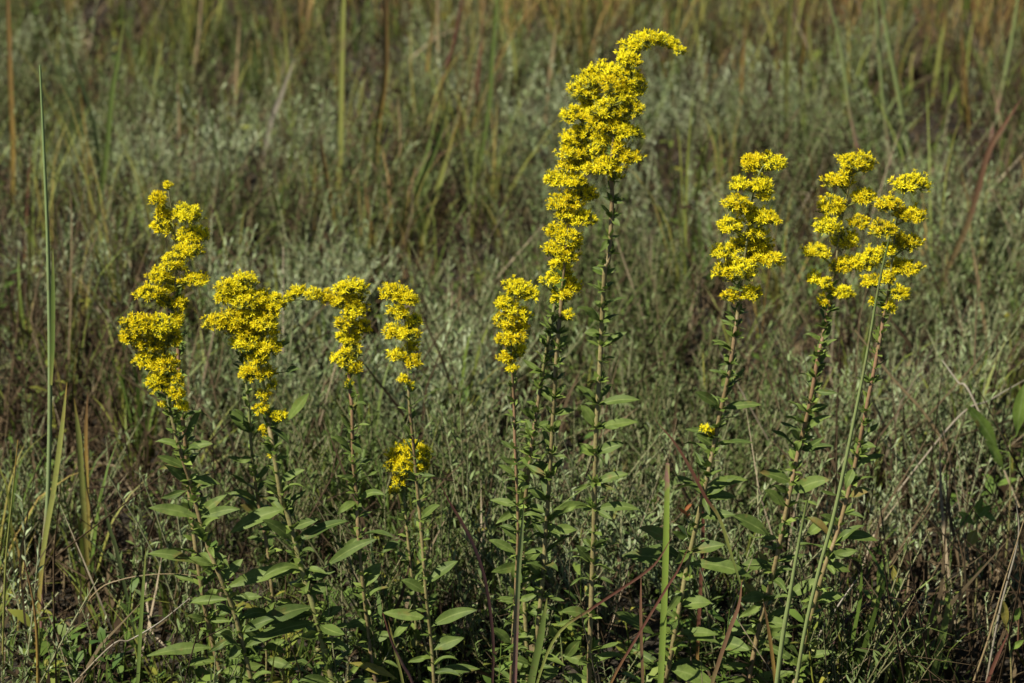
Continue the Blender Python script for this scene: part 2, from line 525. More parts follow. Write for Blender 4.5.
def nz(x, y, s, o=0.0): return noise.noise(Vector((x * s + o, y * s - o * 1.7, o))) * 0.5 + 0.5

def blob(x, y, cx, cy, rx, ry):
    d = ((x - cx) / rx) ** 2 + ((y - cy) / ry) ** 2
    return math.exp(-d)

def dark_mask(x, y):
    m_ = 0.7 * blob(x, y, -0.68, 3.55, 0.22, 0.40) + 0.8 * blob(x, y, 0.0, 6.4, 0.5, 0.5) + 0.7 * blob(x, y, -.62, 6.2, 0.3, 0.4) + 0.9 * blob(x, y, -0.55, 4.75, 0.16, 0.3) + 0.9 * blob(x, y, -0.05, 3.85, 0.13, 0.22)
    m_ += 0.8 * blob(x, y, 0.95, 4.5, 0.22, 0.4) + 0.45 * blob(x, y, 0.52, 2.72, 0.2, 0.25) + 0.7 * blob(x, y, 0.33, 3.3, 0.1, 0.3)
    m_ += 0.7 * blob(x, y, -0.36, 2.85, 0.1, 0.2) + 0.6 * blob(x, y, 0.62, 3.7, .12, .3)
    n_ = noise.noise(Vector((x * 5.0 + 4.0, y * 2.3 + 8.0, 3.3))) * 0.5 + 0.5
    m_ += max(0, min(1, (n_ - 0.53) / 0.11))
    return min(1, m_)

def sage_density(x, y):
    d = 0.24 + 1.3 * max(0, nz(x, y, 3.4, 3.0) - 0.40) * 2.6 + 0.5 * max(0, nz(x, y, 9.0, 13.0) - 0.45) * 2.0
    d += 1.2 * blob(x, y, 0.02, 3.1, 0.45, 0.65) + 0.5 * blob(x, y, -0.5, 4.9, 0.7, 0.7) + 0.2 * blob(x, y, 0.5, 4.6, .7, .7)
    d -= 1.0 * blob(x, y, -0.66, 3.45, 0.26, 0.35)            # dark bare patch behind the left grass
    d -= 0.35 * blob(x, y, 0.55, 2.75, 0.28, 0.5)              # twiggy brown patch at the right
    d -= 0.5 * blob(x, y, 0.30, 3.35, 0.2, 0.2)
    d -= 0.5 * blob(x, y, -0.1, 4.2, 0.25, 0.2)
    d -= 0.7 * blob(x, y, 0.2, 2.55, .35, .12)
    if y > 4.9: d *= max(0.15, 1 - (y - 4.9) * 0.5 - max(0, x) * 0.4)
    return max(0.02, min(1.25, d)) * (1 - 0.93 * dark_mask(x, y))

def pts_region(dens, y0, y1, fn, margin=0.5):
    out_ = []
    area_w = lambda y: 0.225 * y / CP + margin
    n = int(dens * (y1 - y0) * 2 * area_w(y1))
    for _ in range(n):
        y = random.uniform(y0, y1); x = random.uniform(-area_w(y1), area_w(y1))
        if abs(x) > area_w(y): continue
        if random.random() < fn(x, y): out_.append((x, y))
    return out_

def inst(points, np_, s0, s1, tilt, tonefn):
    o_ = []
    for (x, y) in points:
        o_.append((random.randrange(np_), x, y, random.uniform(s0, s1), random.random() * 6.283, random.uniform(0, tilt), random.random() * 6.283, tonefn(x, y)))
    return o_

def near_thin(x, y):      # keep the strip just in front of and around the goldenrods lower
    return 1.0

def beyond(protos, dens, tone, s0=0.6, s1=1.0, low=True, seed=5):
    """the same cover carried on outside the first bed: before it towards the path and out to both sides"""
    st = random.getstate(); random.seed(seed)
    o_ = []
    for _ in range(int(dens * 3.4 * 2.2)):
        x, y = random.uniform(-1.7, 1.7), random.uniform(1.25, 2.32)
        o_.append((random.randrange(len(protos)), x, y, random.uniform(0.35, 0.62) if low else random.uniform(.3, .5), random.random() * 6.283, random.uniform(0, .3), random.random() * 6.283, min(1, max(0, tone(x, y)))))
    for _ in range(int(dens * 0.6 * 2 * 1.6 * 5.2)):
        y = random.uniform(2.32, 7.5); sg = random.choice((-1, 1)); x = sg * (0.225 * y / CP + 0.45 + random.random() * 1.6)
        o_.append((random.randrange(len(protos)), x, y, random.uniform(s0, s1), random.random() * 6.283, random.uniform(0, .3), random.random() * 6.283, min(1, max(0, tone(x, y)))))
    random.setstate(st)
    return o_

sage_protos = [sage_proto(random.uniform(0.09, 0.21), random.choice((3, 4, 5, 6)), 0.6, random.uniform(0.009, 0.0145)) for _ in range(14)]
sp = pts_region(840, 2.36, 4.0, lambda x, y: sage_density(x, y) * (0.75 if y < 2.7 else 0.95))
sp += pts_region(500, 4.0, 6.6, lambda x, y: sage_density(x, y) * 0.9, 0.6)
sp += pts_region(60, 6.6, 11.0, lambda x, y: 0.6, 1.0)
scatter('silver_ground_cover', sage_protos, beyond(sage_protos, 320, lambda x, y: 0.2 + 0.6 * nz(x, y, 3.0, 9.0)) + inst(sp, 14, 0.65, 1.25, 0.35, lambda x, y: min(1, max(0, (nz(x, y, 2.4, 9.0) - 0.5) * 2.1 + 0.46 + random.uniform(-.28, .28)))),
        [M['sage_leaf'], M['sage_stem']], 'silvery grey-green narrow-leaved ground cover spread over the field behind the goldenrods', 'ground cover')

gp = [grass_proto(random.choice((6, 8, 10)), random.uniform(0.07, 0.16), random.uniform(0.0008, 0.0018), 0.8) for _ in range(12)]
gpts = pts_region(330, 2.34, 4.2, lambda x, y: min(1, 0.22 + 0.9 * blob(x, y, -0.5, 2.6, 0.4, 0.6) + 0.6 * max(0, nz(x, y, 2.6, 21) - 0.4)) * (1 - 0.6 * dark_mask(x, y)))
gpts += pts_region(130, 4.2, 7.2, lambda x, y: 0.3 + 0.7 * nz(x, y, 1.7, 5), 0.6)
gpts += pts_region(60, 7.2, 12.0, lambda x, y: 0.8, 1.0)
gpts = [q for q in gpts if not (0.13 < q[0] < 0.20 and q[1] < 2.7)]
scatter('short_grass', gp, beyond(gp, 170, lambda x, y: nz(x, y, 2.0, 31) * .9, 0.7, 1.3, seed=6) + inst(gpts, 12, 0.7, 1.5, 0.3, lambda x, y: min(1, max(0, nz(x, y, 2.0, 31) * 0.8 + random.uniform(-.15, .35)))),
        [M['grass']], 'short yellow-green and tan grass growing through the ground cover', 'grass')

lp = [litter_proto(random.choice((0, 1, 1, 1, 2))) for _ in range(16)]
lpts = pts_region(700, 2.34, 4.4, lambda x, y: max(0, 0.38 + 0.5 * blob(x, y, 0.55, 2.7, .35, .5) - 0.25 * blob(x, y, -0.66, 3.45, 0.26, 0.35)))
lpts += [(random.gauss(-0.68, 0.14), random.gauss(3.35, 0.28)) for _ in range(220)]
lpts += pts_region(300, 4.4, 7.0, lambda x, y: 0.8, 0.6)
lpts = [q for q in lpts if not (0.13 < q[0] < 0.21 and q[1] < 2.85)]
scatter('dead_plant_litter', lp, beyond(lp, 260, lambda x, y: random.random(), 0.7, 1.3, seed=7) + inst(lpts, 16, 0.7, 1.5, 0.3, lambda x, y: min(1, max(0, random.uniform(0.0, 1.0) ** 1.1))),
        [M['litter']], 'brown and grey dead stems and leaf litter lying over the dark soil', 'plant litter')

tp = [grass_proto(random.choice((5, 7, 9)), random.uniform(0.22, 0.45), random.uniform(0.0010, 0.0019), 0.75) for _ in range(10)]
tpts = pts_region(22, 3.7, 6.0, lambda x, y: (0.4 if x < -0.3 else 1) * 0.10 + 0.02 * y + 0.55 * max(0, nz(x, y, 1.6, 77) - 0.42) * 3, 0.6)
tpts += pts_region(85, 5.5, 8.4, lambda x, y: (0.45 + 0.55 * nz(x, y, 1.2, 50)) * (0.55 if x < 0 and y < 6.6 else 1), 0.6)
tpts += pts_region(40, 8.4, 13.0, lambda x, y: 0.9, 1.0)
clump = []
for (cx, cy, rx_, ry_, n_, tn) in [(-0.70, 3.75, 0.13, 0.3, 15, 0.12), (-0.58, 4.0, 0.10, 0.3, 6, 0.25), (-0.16, 4.15, 0.10, 0.25, 11, 0.22), (-0.30, 5.2, .2, .3, 12, .3),
                                   (0.10, 5.6, 0.3, 0.3, 16, 0.8), (0.62, 5.6, 0.25, 0.3, 18, 0.35), (-0.02, 6.0, 0.2, 0.3, 16, 0.95), (0.85, 4.0, .1, .3, 6, .7), (-0.75, 2.75, .12, .15, 8, .3), (-0.62, 3.3, .12, .2, 7, .05), (-0.85, 3.3, .1, .2, 6, .5), (-0.85, 5.2, .25, .3, 12, .25), (0.45, 6.1, .4, .3, 16, .45), (-.5, 6.4, .4, .3, 16, .35)]:
    for _ in range(n_):
        x, y = random.gauss(cx, rx_ * .8), random.gauss(cy, ry_ * .8)
        clump.append((random.randrange(10), x, y, random.uniform(.6, 1.0), random.random() * 6.283, random.uniform(0, .2), random.random() * 6.283, min(1, max(0, tn + random.uniform(-.12, .2)))))
scatter('tall_meadow_grass', tp, clump + inst(tpts, 10, 0.7, 1.2, 0.15, lambda x, y: min(1, max(0, (0.72 if y > 5.6 else 0.4) + 0.15 * x + random.uniform(-.35, .3)))),
        [M['tallgrass']], 'tan, rusty and olive tall grass massed at the far edge of the field', 'grass')

hp = [herb_proto(random.choice((7, 9, 12)), random.uniform(0.02, 0.04), random.uniform(0.13, 0.24), random.choice((0.0, 0.04, 0.09, 0.14))) for _ in range(10)]
hpts = pts_region(230, 2.34, 4.0, lambda x, y: 0.18 + 0.7 * max(0, nz(x, y, 2.1, 60) - 0.45) * 3 + 0.5 * blob(x, y, -.1, 2.5, .7, .2))
hpts += pts_region(200, 2.9, 6.5, lambda x, y: min(1, 3.2 * max(0, nz(x, y, 2.3, 64) - 0.52)), .6)
hpts += [(random.uniform(-.55, .5), random.uniform(2.36, 2.6)) for _ in range(90)]
scatter('low_leafy_herbs', hp, inst(hpts, 10, 0.6, 1.2, 0.3, lambda x, y: random.random()),
        [M['herb']], 'low green and yellowing leafy herbs scattered between the silvery plants', 'herbs')

# fine mossy tufts at the lower right
mp = [grass_proto(26, 0.045, 0.0006, 1.0) for _ in range(4)]
mpts = pts_region(500, 2.4, 2.75, lambda x, y: 0.9 * blob(x, y, 0.44, 2.54, 0.09, 0.08) + .5 * blob(x, y, .36, 2.5, .04, .05))
scatter('mossy_tufts', mp, inst(mpts, 4, 0.7, 1.3, 0.3, lambda x, y: random.uniform(0.0, 0.35)),
        [M['grass']], 'fine dark green mossy tufts on the soil at the lower right', 'moss')

# ------------------------------------------------------------------ goldenrods
def head(mb, p, d, s, tone, low=False):
    d = d.normalized()
    x = d.cross(Vector((0.3, 0.9, 0.2))).normalized(); y = d.cross(x)
    r0, r1, hh = 0.0007 * s, 0.0012 * s, 0.0030 * s
    rows = []
    for (z, r) in ((0, r0), (hh * 0.5, r1), (hh, r1 * 1.05)):
        rows.append([p + d * z + (x * math.cos(k * 1.5708) + y * math.sin(k * 1.5708)) * r for k in range(5)])
    mb.quadstrip(rows, 1, random.random())
    q = p + d * hh
    if random.random() < (0.5 if low else 0.06): return          # a bud still closed
    n = random.choice((6, 7, 8))
    ph = random.random() * 6
    for k in range(n):
        a = ph + k * 6.283 / n + random.uniform(-.25, .25)
        o_ = x * math.cos(a) + y * math.sin(a)
        sd_ = d.cross(o_).normalized()
        el = random.uniform(0.2, 1.2)
        dd = (o_ * math.cos(el) + d * math.sin(el)).normalized()
        L = 0.0051 * s * random.uniform(0.7, 1.3); w = 0.00046 * s
        b0 = q + o_ * r1 * 0.6
        mid = b0 + dd * L * 0.55; tip = b0 + dd * L - d * L * 0.12
        t_ = min(1, max(0, tone + random.uniform(-.3, .3)))
        mb.quadstrip([[b0 - sd_ * w * .6, b0 + sd_ * w * .6], [mid - sd_ * w, mid + sd_ * w], [tip - sd_ * w * .5, tip + sd_ * w * .5]], 0, t_)
    for k in range(5):
        a = random.random() * 6.283; o_ = x * math.cos(a) + y * math.sin(a); sd_ = d.cross(o_).normalized()
        dd = (d + o_ * random.uniform(0.1, 0.5)).normalized(); L = 0.0042 * s * random.uniform(0.7, 1.3)
        b0 = q + o_ * r1 * 0.3 - d * hh * .15; w = 0.0005 * s
        tip = b0 + dd * L
        mb.quadstrip([[b0 - sd_ * w * .5, b0 + sd_ * w * .5], [tip - sd_ * w, tip + sd_ * w]], 0, min(1, max(0, tone - 0.15 + random.uniform(-.2, .2))))

def cluster(parent, origin, c, rx, rz, att, dens=1.0):
    """one side branch: a curved green branchlet crowded along its top with flower heads"""
    mb = MB(); br = MB()
    ax = c - att
    side = Vector((ax.x, ax.y, 0))
    if side.length < 0.004: side = Vector((random.uniform(-1, 1), -0.5, 0)).normalized() * 0.004
    sdir = side.normalized()
    far = c + sdir * rx * 0.75 - Vector((0, 0, rz * 0.25))
    foot = att.copy()
    path = smooth_path([foot, foot.lerp(c, 0.55) - Vector((0, 0, rz * 0.15)), c - Vector((0, 0, rz * 0.30)), far], 10)
    br.tube(path, [0.0011 - 0.00008 * i for i in range(10)], 4, 0, 0.5)
    ry = min(rx, 0.013)
    n = int(dens * 680000 * math.sqrt(rx * ry * rx * rz))
    n = max(12, min(190, n))
    tone0 = random.uniform(0.35, 0.75)
    for k in range(n):
        while True:
            v = rv(1)
            if 0.05 < v.length < 1 and v.z > -0.45: break
        v = v.normalized() * (v.length ** 0.45) * (1.28 if random.random() < 0.14 else random.uniform(0.85, 1.05))
        p = c + Vector((v.x * rx, v.y * ry, v.z * rz * (0.92 if v.z > 0 else 0.75)))
        d = Vector((v.x * 0.7, v.y * 0.7, max(v.z, 0) * 0.6 + 0.6)) + rv(0.45)
        near = min(path, key=lambda q: (q - p).length)
        sc = random.uniform(0.50, 0.88)
        pb = p - d.normalized() * 0.004
        head(mb, pb, d, sc, tone0 + random.uniform(-.15, .15), v.z < -0.12)
        br.tube([near, near.lerp(pb, 0.6) - Vector((0, 0, 0.0008)), pb], [0.00045, 0.0004, 0.0005], 3, 0, random.random())
        if random.random() < 0.35:   # narrow bract
            q = near.lerp(pb, random.random()); dd = (d + rv(0.6)).normalized()
            s_ = dd.cross(Vector((0, 0, 1)) + rv(.2)).normalized() * 0.0007
            br.quadstrip([[q - s_, q + s_], [q + dd * .003 - s_, q + dd * .003 + s_], [q + dd * .006 - s_ * .2, q + dd * .006 + s_ * .2]], 0, random.random())
    o = mb.build('flower_cluster', [M['floret'], M['involucre']], parent, origin, smooth=False)
    bo = br.build('branchlet', M['involucre'], o, origin)
    return o

def stem_at(path, z):
    best = min(range(len(path)), key=lambda i: abs(path[i].z - z))
    return path[best]

def goldenrod(label, Y, stem, clusters, leaves=(), rad=0.0021, mat='stem_tan', plume_bottom=None, auto=1.0, leafscale=1.0,
              seed=1, dy=0.0, dens=1.0):
    random.seed(seed)
    n = len(stem)
    pts = [at(px, py, Y + dy * (1 - i / (n - 1)) + 0.006 * math.sin(i * 1.9 + seed)) for i, (px, py) in enumerate(stem)]
    last = pts[-1]; d = (pts[-1] - pts[-2]).normalized()
    if d.z > -0.3: d = Vector((d.x, d.y, -0.5)).normalized()
    tt = (last.z - gh(last.x, last.y) + 0.01) / -d.z
    foot = last + d * tt
    pts.append(last.lerp(foot, 0.5)); pts.append(foot)
    path = smooth_path(pts, 70)
    origin = Vector((foot.x, foot.y, gh(foot.x, foot.y)))
    root = empty('goldenrod', origin)
    tag(root, label, 'wildflower', 'goldenrods in bloom')
    mb = MB()
    N = len(path)
    # thinner through the plume
    zt = path[0].z
    zb = at(stem[0][0], plume_bottom, Y).z if plume_bottom else zt - 0.05
    radii = []
    for i, p in enumerate(path):
        t = i / (N - 1)
        r = rad * (0.78 + 0.55 * t)
        if p.z > zb: r = rad * 0.65 * (0.45 + 0.55 * (zt - p.z) / max(1e-4, zt - zb)) if zt > zb else r
        if i < N * 0.12: r = min(r, rad * (0.3 + 0.35 * i / (N * 0.12)))
        radii.append(max(r * (1 + 0.06 * math.sin(i * 2.1)), 0.0006))
    mb.tube(path, radii, 7)
    mb.build('stem', M[mat], root, origin)
    # flower clusters
    for c in clusters:
        px, py = c[0], c[1]
        w = c[2] if len(c) > 2 else 26
        h = c[3] if len(c) > 3 else 20
        sy = c[4] if len(c) > 4 else random.uniform(-0.010, 0.008)
        cc = at(px + 2, py + 1.5, Y + dy * 0.8 + sy)
        att = min(path, key=lambda q: (q - cc + Vector((0, 0, 0.5 * abs(q.x - cc.x) + 0.003))).length)
        cluster(root, origin, cc, w * 0.5 * 1.06e-3, h * 0.5 * 1.28e-3, att, dens)
    # hand-placed leaves
    for L in leaves:
        bx_, by_, tx, ty, w = L[:5]
        op = L[5] if len(L) > 5 else {}
        base = at(bx_, by_, Y)
        sb = stem_at(path, base.z)
        if (sb - base).length < 0.02: base = sb
        ty_off = op.get('y', random.uniform(-0.012, 0.006))
        tip = at(tx, ty, Y + ty_off)
        lm = MB()
        fc = Vector((random.uniform(-.3, .3), -op.get('f', 0.75), 0.7))
        leaf(lm, base, tip, w * 1.08e-3, fc, op.get('lift', random.uniform(0.06, 0.18)), 0.25, 0.25, 0, op.get('r', random.uniform(0.3, 1.0)), 11)
        # petiole joins the stem when the blade starts off it
        if (base - sb).length > 0.002:
            lm.tube([sb, base.lerp(sb, .5) + Vector((0, 0, -.001)), base + (tip - base) * .03], [0.0006, 0.0005, 0.0005], 4, 0, 0.5)
        lo = lm.build('leaf', M[op.get('m', 'leaf')], root, origin)
        if op.get('label'): lo['label'] = op['label']
    # leaves up the stem, small near the flowers and larger below, each with a tuft in its axil
    ztop = zb; zlow = origin.z + 0.03
    z = ztop + 0.012; k = random.randrange(10)
    nleaf = 0; ntuft = 0
    z += 0.012
    while z > zlow:
        t = (ztop - z) / max(0.05, (ztop - zlow))
        t = max(0, t)
        p = stem_at(path, z)
        a = k * 2.399 + random.uniform(-.4, .4)
        L = leafscale * (0.019 + 0.029 * min(1, t * 1.6)) * random.uniform(0.65, 1.2)
        el = random.uniform(0.25, 1.2) - 0.65 * min(1, t * 1.6)
        d = Vector((math.cos(a) * math.cos(el), math.sin(a) * math.cos(el) * 0.8, math.sin(el)))
        if random.random() < 0.75 * auto and nleaf < 85:
            lm = MB()
            fc = Vector((d.x * -0.4, -0.35 + d.y * -.3, 0.9)) + rv(0.35)
            leaf(lm, p, p + d * L, L * random.uniform(0.19, 0.26), fc, random.choice((random.uniform(-.12, .1), random.uniform(.1, .4))), random.uniform(.2, .6), 0.8, 0, random.random(), 8)
            old = t > 0.6 and random.random() < 0.10
            lo = lm.build('leaf', M['leaf_yellow' if old else 'leaf'], root, origin); nleaf += 1
            if old: lo['label'] = 'yellowed leaf'
            if t > 0.45 and random.random() < 0.75 * auto and nleaf < 80:
                a3 = a + random.uniform(1.6, 4.6); e3 = random.uniform(-0.5, 0.8); L3 = L * random.uniform(0.5, 1.1)
                d3 = Vector((math.cos(a3) * math.cos(e3), math.sin(a3) * math.cos(e3) * 0.8, math.sin(e3)))
                lm = MB()
                leaf(lm, p, p + d3 * L3, L3 * random.uniform(0.2, 0.27), Vector((0, -.3, .9)) + rv(.6), random.uniform(0, .4), random.uniform(.2, .6), 0.8, 0, random.random(), 8)
                lm.build('leaf', M['leaf'], root, origin); nleaf += 1
        if ntuft < 85:
            tm = MB()
            for j in range(random.choice((3, 4, 5)) if auto > 0.78 else random.choice((2, 3))):
                a2 = a + random.uniform(-1.6, 1.6); e2 = random.uniform(0.2, 1.25)
                d2 = Vector((math.cos(a2) * math.cos(e2), math.sin(a2) * math.cos(e2), math.sin(e2)))
                l2 = random.uniform(0.008, 0.016) * (1.0 + 0.3 * t) * (0.55 + 0.45 * auto)
                s2 = (d2.cross(Vector((0, 0, 1))) + rv(.4)).normalized() * l2 * 0.25
                b2 = p + d2 * 0.001
                tm.quadstrip([[b2 - s2 * .3, b2 + s2 * .3], [b2 + d2 * l2 * .45 - s2, b2 + d2 * l2 * .45 + s2],
                              [b2 + d2 * l2 - Vector((0, 0, .15 * l2)) - s2 * .1, b2 + d2 * l2 - Vector((0, 0, .15 * l2)) + s2 * .1]], 0, random.random())
            tm.build('leaf_tuft', M['leaf_small'], root, origin); ntuft += 1
        z -= random.uniform(0.0045, 0.0085) if t < 0.45 else random.uniform(0.007, 0.011) * (1 + 0.25 * t)
        k += 1
    return root

DKL = {'r': 0.0, 'f': 0.2}
goldenrod('goldenrod with a slender loose plume, taller of far left pair, tiny bloom at tip', 2.42,
  [(166,182),(170,200),(175,235),(177,262),(175,290),(175,318),(178,345),(179,388),(185,440),(188,476),(192,520),(199,571),(208,623),(223,683)],
  [(166,184,11,9),(155,197,20,14),(160,210,18,15),(185,213,30,20),(161,224,24,20),(191,233,34,18),(185,249,30,16),(172,262,26,22),(158,274,24,18),(192,278,30,13),(150,291,32,18),(172,284,20,12),(163,300,18,12),(178,302,18,20),(176,318,14,14)],
  [(203,650,147,656,13),(185,562,147,554,11),(188,556,211,574,11),(205,629,235,634,10),(188,453,213,444,9,{'r':.8}),(189,437,201,409,8),(179,352,187,343,6),(192,500,188,520,8)],
  plume_bottom=320, mat='stem_pink', seed=3, auto=0.9)
goldenrod('goldenrod with the broad low plume at far left, its stem crossing before its taller neighbour', 2.36,
  [(166,318),(166,345),(165,372),(168,400),(180,450),(192,489),(205,539),(220,577),(235,615),(252,683)],
  [(139,324,40,22),(128,336,22,22),(160,325,26,22),(150,342,38,24),(169,336,22,26),(146,359,28,20),(164,364,28,24),(157,381,26,24),(176,378,14,16),(174,392,18,14),(163,403,12,12),(180,405,16,12)],
  [(187,520,148,508,12),(180,470,157,456,9),(179,488,164,465,9),(202,482,220,484,10),(226,580,243,559,11),(216,523,240,509,10),(229,600,262,597,10),(245,650,229,659,11),(205,540,194,521,9)],
  plume_bottom=400, mat='stem_tan', seed=4, auto=0.85)
goldenrod('leafy goldenrod with the widest bushy plume, left of the arching one, thick dark-leaved stem', 2.39,
  [(250,288),(253,305),(256,330),(260,360),(264,388),(268,420),(273,447),(281,497),(287,512),(303,574),(314,609),(324,650),(333,683)],
  [(240,281,32,18),(224,286,22,15),(230,322,30,20),(254,312,34,20),(262,322,28,18),(268,312,20,16),(220,296,16,14),(233,292,30,18),(257,297,30,20),(215,321,28,18),(238,313,36,20),(243,328,36,18),(274,301,22,18),(246,300,34,20),(245,341,24,18),(259,357,22,16),(262,392,14,12),(266,371,16,14),(267,329,20,16),(256,342,20,20),(267,346,26,22),(251,371,26,22),(270,383,12,12),(260,407,16,12),(277,414,18,12),(262,429,11,13),(269,453,5,4)],
  [(287,568,226,588,16),(300,620,245,647,17,{'y':-.03}),(299,603,249,629,16,{'r':.1,'y':-.03}),(275,515,230,533,16),(287,421,309,393,12,{'lift':.02,'r':.9}),(264,430,290,445,12,DKL),(303,544,350,521,14,DKL),(324,568,377,539,11),(268,352,290,342,10),(255,352,231,346,9),(285,372,300,369,8,DKL),(280,480,305,470,9),(316,620,344,607,12),(290,540,262,520,12),(300,590,330,585,12),(310,610,285,615,12),(320,640,350,650,12),(290,535,318,520,10)],
  rad=0.0026, plume_bottom=420, mat='stem_green', seed=5, auto=1.0, leafscale=1.15)
goldenrod('slim goldenrod stem with hardly any bloom, just left of the thick dark-leaved stem', 2.45,
  [(240,345),(244,370),(248,400),(252,456),(258,500),(267,547),(273,600),(281,659),(285,683)],
  [(238,341,22,16),(248,352,16,12)],
  [(260,434,229,411,14),(258,455,238,462,8),(262,520,240,505,9),(270,580,250,570,10)],
  rad=0.0018, plume_bottom=370, mat='stem_tan', seed=6, auto=0.7)
goldenrod('goldenrod whose plume tip arches over to the left, touching the bushy plume', 2.40,
  [(286,301),(297,300),(311,299),(326,301),(341,306),(348,318),(350,345),(349,377),(352,412),(353,460),(357,498),(358,533),(363,585),(368,629),(372,665),(375,683)],
  [(287,297,10,12),(296,290,16,13),(311,293,18,14),(325,295,14,14),(350,286,34,16),(345,298,38,20),(352,309,26,18),(343,322,22,14),(359,326,20,16),(346,334,26,18),(350,347,22,18),(341,357,24,16),(353,367,16,16),(347,381,8,6)],
  [(350,585,381,563,15),(382,553,399,542,10),(354,440,361,455,8),(352,450,338,440,6),(356,500,337,514,9),(360,540,342,560,10),(368,620,345,628,11),(370,640,392,633,11),(393,638,410,624,9),(397,679,349,663,9,{'m':'leaf_yellow','r':.6,'label':'yellowed leaf'})],
  rad=0.0018, plume_bottom=372, mat='stem_pink', seed=8, auto=0.8)
goldenrod('slender upright goldenrod with a short narrow plume, its stem passing before the low yellow bunch', 2.39,
  [(400,285),(402,300),(406,330),(408,360),(409,400),(413,440),(417,486),(422,542),(426,594),(431,641),(434,683)],
  [(393,291,30,18),(406,297,22,14),(396,311,20,18),(412,319,18,14),(393,330,22,16),(407,332,22,18),(410,345,16,14,0.012),(395,353,22,12),(412,360,17,16),(402,378,12,10),(410,384,5,8)],
  [(432,585,458,561,13),(422,596,401,580,11),(422,620,382,613,12),(434,628,477,610,13),(442,656,464,638,14),(447,675,480,669,11),(426,521,440,505,8),(412,440,404,424,5),(416,480,404,470,6)],
  rad=0.0017, plume_bottom=382, mat='stem_tan', seed=9, auto=0.55, leafscale=0.75)
goldenrod('short goldenrod with one round low bunch of bloom, behind the slender upright stem', 2.46,
  [(406,440),(405,460),(404,490),(408,540),(414,600),(420,683)],
  [(406,447,28,18),(394,455,20,18),(420,452,20,20),(391,464,16,18),(403,464,24,20),(414,466,18,16),(398,478,14,14),(392,489,10,12),(422,464,12,18)],
  [(405,485,390,500,9),(406,478,424,490,9,DKL)],
  rad=0.0016, plume_bottom=488, mat='stem_green', seed=10, auto=0.7, leafscale=0.8)
goldenrod('short-plumed goldenrod just left of the two tallest, its bloom a narrow yellow column', 2.38,
  [(516,283),(514,300),(513,330),(511,352),(512,368),(514,406),(515,448),(518,522),(516,578),(514,615),(512,652),(511,683)],
  [(515,287,32,18),(528,293,18,14),(505,303,24,18),(521,313,16,16),(504,320,26,20),(515,325,22,18),(502,338,18,16),(516,337,18,14),(515,348,20,16),(504,356,18,14),(510,366,12,10)],
  [(515,475,498,465,6),(516,500,490,500,8),(518,540,500,525,8),(517,560,488,540,9),(512,640,490,628,10)],
  rad=0.0016, plume_bottom=368, mat='stem_pink', seed=11, auto=0.7, leafscale=0.7)
goldenrod('tall goldenrod whose long one-sided plume leans against the left of the arching tallest one', 2.40,
  [(603,70),(592,90),(584,110),(579,140),(573,165),(570,200),(567,240),(562,290),(561,304),(556,362),(552,436),(546,530),(542,585),(538,625),(532,683)],
  [(600,70,32,18),(590,80,34,18),(581,89,34,16),(588,100,24,16),(574,113,32,20),(590,112,26,16),(582,131,34,16),(572,137,26,16),(572,150,34,18),(588,148,24,18),(569,163,26,14),(584,162,22,16),(557,177,30,15),(572,180,26,16),(583,191,24,20),(564,201,36,20),(578,217,34,18),(563,212,18,14),(556,229,26,16),(567,236,28,18),(571,244,16,14),(553,249,24,16),(567,255,20,16),(564,293,14,12),(567,313,12,12)],
  [(592,507,553,510,9,{'y':-.02}),(577,530,550,530,11),(552,440,561,420,8),(556,400,566,385,6),(548,500,528,490,9),(547,520,560,540,9),(543,580,522,560,10),(560,345,568,335,6),(553,420,575,410,8)],
  rad=0.0021, plume_bottom=300, mat='stem_tan', seed=12, auto=0.85, leafscale=0.85)
goldenrod('goldenrod with a leaning brownish stem and small bloom, hidden low in the long one-sided plume', 2.43,
  [(562,262),(558,285),(553,313),(548,342),(540,389),(533,436),(527,485),(524,522),(524,589),(527,652),(528,683)],
  [(559,263,24,16),(555,278,28,16),(569,285,22,20),(557,296,18,16),(563,273,16,14)],
  [(540,390,552,402,8),(536,420,524,408,8),(528,470,545,462,9),(527,500,510,488,9),(524,560,545,548,10)],
  rad=0.0021, plume_bottom=300, mat='stem_tan', seed=13, auto=1.0, leafscale=0.85)
goldenrod('tallest goldenrod of all, its plume bending over to the right at the top', 2.35,
  [(679,48),(668,42),(655,39),(642,41),(632,50),(628,62),(623,80),(617,110),(613,140),(611,170),(612,200),(609,256),(605,269),(602,319),(600,362),(596,436),(594,523),(592,578),(590,637),(589,683)],
  [(678,49,12,9),(670,43,16,12),(660,39,20,14),(648,37,22,14),(637,41,22,18),(628,49,24,18),(624,58,18,14),(632,60,16,12),(616,70,28,18),(629,76,22,18),(632,87,24,18),(612,84,26,20),(618,96,30,18),(606,107,34,20),(628,108,24,18),(600,123,34,20),(616,118,26,18),(626,131,30,16),(608,138,24,18),(617,146,14,14),(597,146,20,18),(627,155,28,16),(600,167,40,16),(614,172,16,14),(606,160,22,14)],
  [(592,470,553,512,1),(598,508,640,510,10),(600,474,629,474,10),(600,456,623,445,11),(608,403,640,400,10),(605,433,638,422,10),(608,351,627,332,8),(600,339,584,333,8),(602,319,577,307,8),(594,410,577,386,9),(603,456,624,443,10),(606,305,627,298,7,DKL),(592,430,581,405,11),(590,620,560,612,11),(592,560,575,545,9),(611,215,601,205,6),(610,205,624,203,5),(609,240,600,252,6),(611,220,620,226,6)],
  rad=0.0022, plume_bottom=178, mat='stem_tan', seed=14, auto=0.8, leafscale=0.75)
